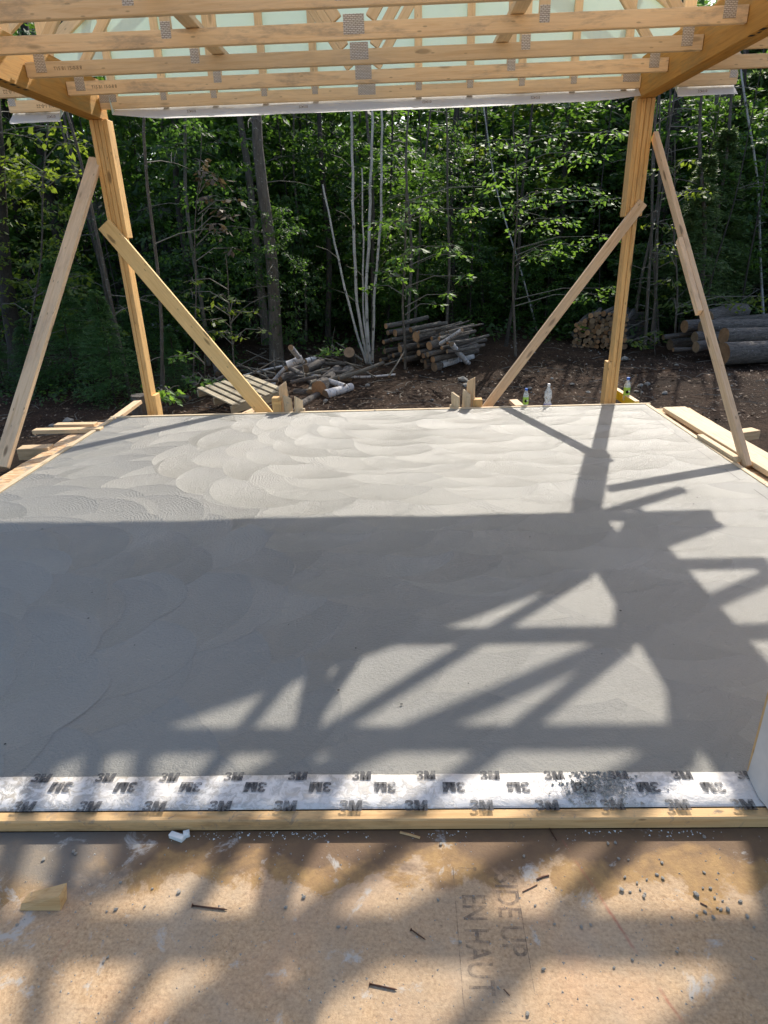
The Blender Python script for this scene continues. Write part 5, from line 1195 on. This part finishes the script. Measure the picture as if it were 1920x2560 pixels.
# conifer saplings by the left edge
for (px, py, y, H, lab) in ((285, 985, 8.4, 1.45, 'bushy fir sapling behind the torn strand board'), (190, 960, 9.2, 1.75, 'taller fir sapling beside the weathered raking brace'), (90, 985, 8.8, 1.0, 'small fir sapling at the foot of the stout dark trunk'), (440, 960, 9.0, .9, 'low fir sapling behind the pallet'), (350, 930, 10.4, 1.3, 'shaded fir sapling behind the stump'), (20, 1000, 9.0, .9, 'low fir sapling near the weathered raking brace'), (250, 930, 10.8, 1.6, 'dim fir sapling behind the bushy one')):
    b = onY(px, py, y); b.z = gz(b.x, y); tree('fir_sapling', b, b+Vector((.02, .02, H*.95)), .016, M_BARKD, lab, NC[0], H, 0, 1.05, 0, 'fir saplings near the weathered brace', cat='fir sapling')

def woods():
    rng = random.Random(90)
    n = 0
    for i in range(66):
        y = rng.uniform(12.5, 21); x = rng.uniform(-1.05, 1.0)*y*.72+.5
        if -8.3 < x < -4.6 and y < 19.5: continue
        H = cap_height(x, y, rng.uniform(5.5, 9.0)); r = rng.uniform(.03, .09)
        kind = rng.choice((0, 1, 3, 4, 3, 4, 'n', 'p')) if x > 3 else rng.choice((0, 1, 2, 3, 4, 3, 4, 'n'))
        cr = NC[0] if kind == 'n' else NC[1] if kind == 'p' else CR[kind]
        b = Vector((x, y, gz(x, y))); lean = rng.uniform(-.35, .35)
        desc = {0: 'mid green leafy tree', 1: 'mid green leafy tree', 2: 'yellow green leafy tree', 3: 'dark leafy tree', 4: 'dark leafy tree', 'n': 'dark needle tree', 'p': 'pale needle pine'}[kind]
        tree('tree', b, b+Vector((lean, .1, trunk_cap(x, y, H+2)-b.z)), r, rng.choice((M_BARKD, M_BARK, M_BARKD)), desc+' deep in the woods behind the clearing', cr, (H-b.z)*1.0, 0.0, rng.uniform(1.0, 1.35), 6, 'trees deep in the woods', rng=rng)
    for i in range(52):
        y = rng.uniform(11.0, 16); x = rng.uniform(-.75, .78)*y*.72+.6
        if -8.3 < x < -4.6 and y > 15: continue
        H = cap_height(x, y, rng.uniform(3.5, 7)); b = Vector((x, y, gz(x, y)))
        tree('sapling', b, b+Vector((rng.uniform(-.4, .4), .05, trunk_cap(x, y, 6)-b.z)), rng.uniform(.012, .034), rng.choice((M_BARK, M_BARKD, M_BARKD)), 'bare thin sapling stem standing among the trees', None, ntw=4, group='thin stems among the trees', cat='sapling', rng=rng, lmax=.8)
    # low shrubs
    for i in range(44):
        y = rng.uniform(11.6, 16); x = rng.uniform(-.8, .9)*y*.72+.6; b = Vector((x, y, gz(x, y)-.05)); H = rng.uniform(.5, 1.4)
        if -8.3 < x < -4.6 and y > 15: continue
        tree('shrub', b, b+Vector((0, 0, H*.9)), .010, M_BARKD, 'low leafy shrub under the trees', rng.choice((CR[0], CR[3], CR[4], CR[1])), H*1.6, -.25, 1.2, 0, 'low shrubs under the trees', cat='shrub', rng=rng)
woods()
def far_woods():
    rng = np.random.default_rng(5); rows = []
    for i in range(4600):
        y = rng.uniform(17, 34); x = rng.uniform(-1, 1)*y*.95+1
        top = (y-6.5)*.62 if not (-4.6+.36*(y-6) < x < 9.0+.36*(y-6)) else (y-7.2)*.56
        z = -.3+rng.uniform(0, 1)**(1.9 if i % 3 else 1.0)*min(top, 12)
        if -9.5 < x < -5.5 and y < 22 and z < 3.2: continue
        if x < -9 and y < 26 and z < 1.8: continue
        rows.append(spray_rows(np.array([x, y, z]), .4, rng.uniform(.6, 1.1), 24, .26, rng))
    for i in range(3000):
        y = rng.uniform(34, 50); x = rng.uniform(-1, 1)*y*.95+1; z = -.3+rng.uniform(0, 1)*11
        if x < -9 and z < 1.2: continue
        rows.append(spray_rows(np.array([x, y, z]), .5, rng.uniform(1.0, 1.7), 22, .55, rng))
    o = obj('far_woods', leaves_mesh('far_woods', *cat_rows(rows), [L_DARK])); tag(o, 'dense dark leafy woods closing off the view behind the trees', 'woods', kind='stuff')
far_woods()
def undergrowth():
    rng = np.random.default_rng(8); rows = []
    for i in range(330):
        y = rng.uniform(11.2, 18); x = rng.uniform(-1, 1)*y*.75+.5
        if -8.3 < x < -4.6 and y > 14.5: continue
        rows.append(spray_rows(np.array([x, y, gz(x, y)+rng.uniform(.03, .35)]), .3, rng.uniform(.2, .5), 26, .11, rng))
    for i in range(120):
        x = rng.uniform(-6.5, -2.4); y = rng.uniform(8.0, 11)
        rows.append(spray_rows(np.array([x, y, gz(x, y)+rng.uniform(.02, .22)]), .3, rng.uniform(.12, .3), 22, .07, rng))
    o = obj('undergrowth', leaves_mesh('undergrowth', *cat_rows(rows), [L_DARK])); tag(o, 'low dark leafy undergrowth on the forest floor', 'undergrowth', kind='stuff')
undergrowth()

# ------------------------------------------------------------------ litter, twigs and stones on the dirt
def litter():
    rng = np.random.default_rng(17); n = 17000
    y = 6.5+rng.random(n)**1.3*8.5; x = rng.uniform(-1, 1, n)*(y*.62+1)+.4
    z = np.array([gz(a, b) for a, b in zip(x, y)])+rng.uniform(.0, .03, n)
    a = rng.uniform(0, 6.28, n); D = np.stack([np.cos(a), np.sin(a), rng.normal(0, .3, n)], 1); D /= np.linalg.norm(D, axis=1)[:, None]
    S = np.cross(D, np.stack([rng.normal(0, .3, n), rng.normal(0, .3, n), np.ones(n)], 1)); S /= np.linalg.norm(S, axis=1)[:, None]
    L = .012+.05*rng.random(n)**2.5
    o = obj('leaf_litter', leaves_mesh('leaf_litter', np.stack([x, y, z], 1), D, S, L, L*rng.uniform(.2, .7, n), [M_LITTER])); tag(o, 'dead leaves and bark chips strewn over the dark dirt', 'litter', kind='stuff')
    r2 = random.Random(18); parts = []
    for i in range(420):
        yy = 6.6+r2.random()**1.3*8; xx = r2.uniform(-1, 1)*(yy*.6+1)+.4; zz = gz(xx, yy)+.012; an = r2.uniform(0, 3.14); l_ = r2.uniform(.08, .45); bx = r2.uniform(-.1, .1)
        parts.append(tube_data([(xx, yy, zz), (xx+cos(an)*l_*.5+bx*l_, yy+sin(an)*l_*.5, zz+.015), (xx+cos(an)*l_, yy+sin(an)*l_, zz)], [.004, .0035, .0015], 4))
    vs, fs = join(parts); o = obj('fallen_twigs', mesh_of('fallen_twigs', vs, fs, [M_TWIG])); tag(o, 'small dead twigs scattered on the dark dirt', 'twigs', kind='stuff')
    grit('gravel', 1500, lambda r: (lambda yy, xx: (xx, yy, gz(xx, yy)))(6.5+r.random()**1.5*5, r.uniform(-3.2, 5.0)), .006, .028, [M_STONE], 25, 'small stones scattered over the dark dirt')
    RK = [rock_mesh(40+i, 1, M_STONE, .6) for i in range(4)]
    for i, (px, py, s) in enumerate(((1158, 945, .10), (1165, 955, .07), (1325, 965, .05), (1380, 945, .04), (1470, 983, .05), (1505, 985, .04), (1600, 968, .06), (1618, 963, .05), (1660, 990, .05), (1590, 985, .04), (1510, 978, .03), (815, 1012, .05), (170, 1052, .10), (130, 1060, .06), (1690, 920, .05), (1560, 905, .09), (920, 975, .06), (1430, 960, .04), (1245, 990, .03), (1080, 1000, .03))):
        p = onZ(px, py, GZ); o = bpy.data.objects.new('rock', RK[i % 4]); o.location = (p.x, p.y, gz(p.x, p.y)+s*.25); o.scale = (s, s*.8, s*.8); o.rotation_euler = (0, 0, i*1.3); COL.objects.link(o)
        tag(o, 'grey rock half sunk in the dark dirt', 'rock', 'rocks on the dirt')
litter()
print('objects', len(bpy.data.objects))
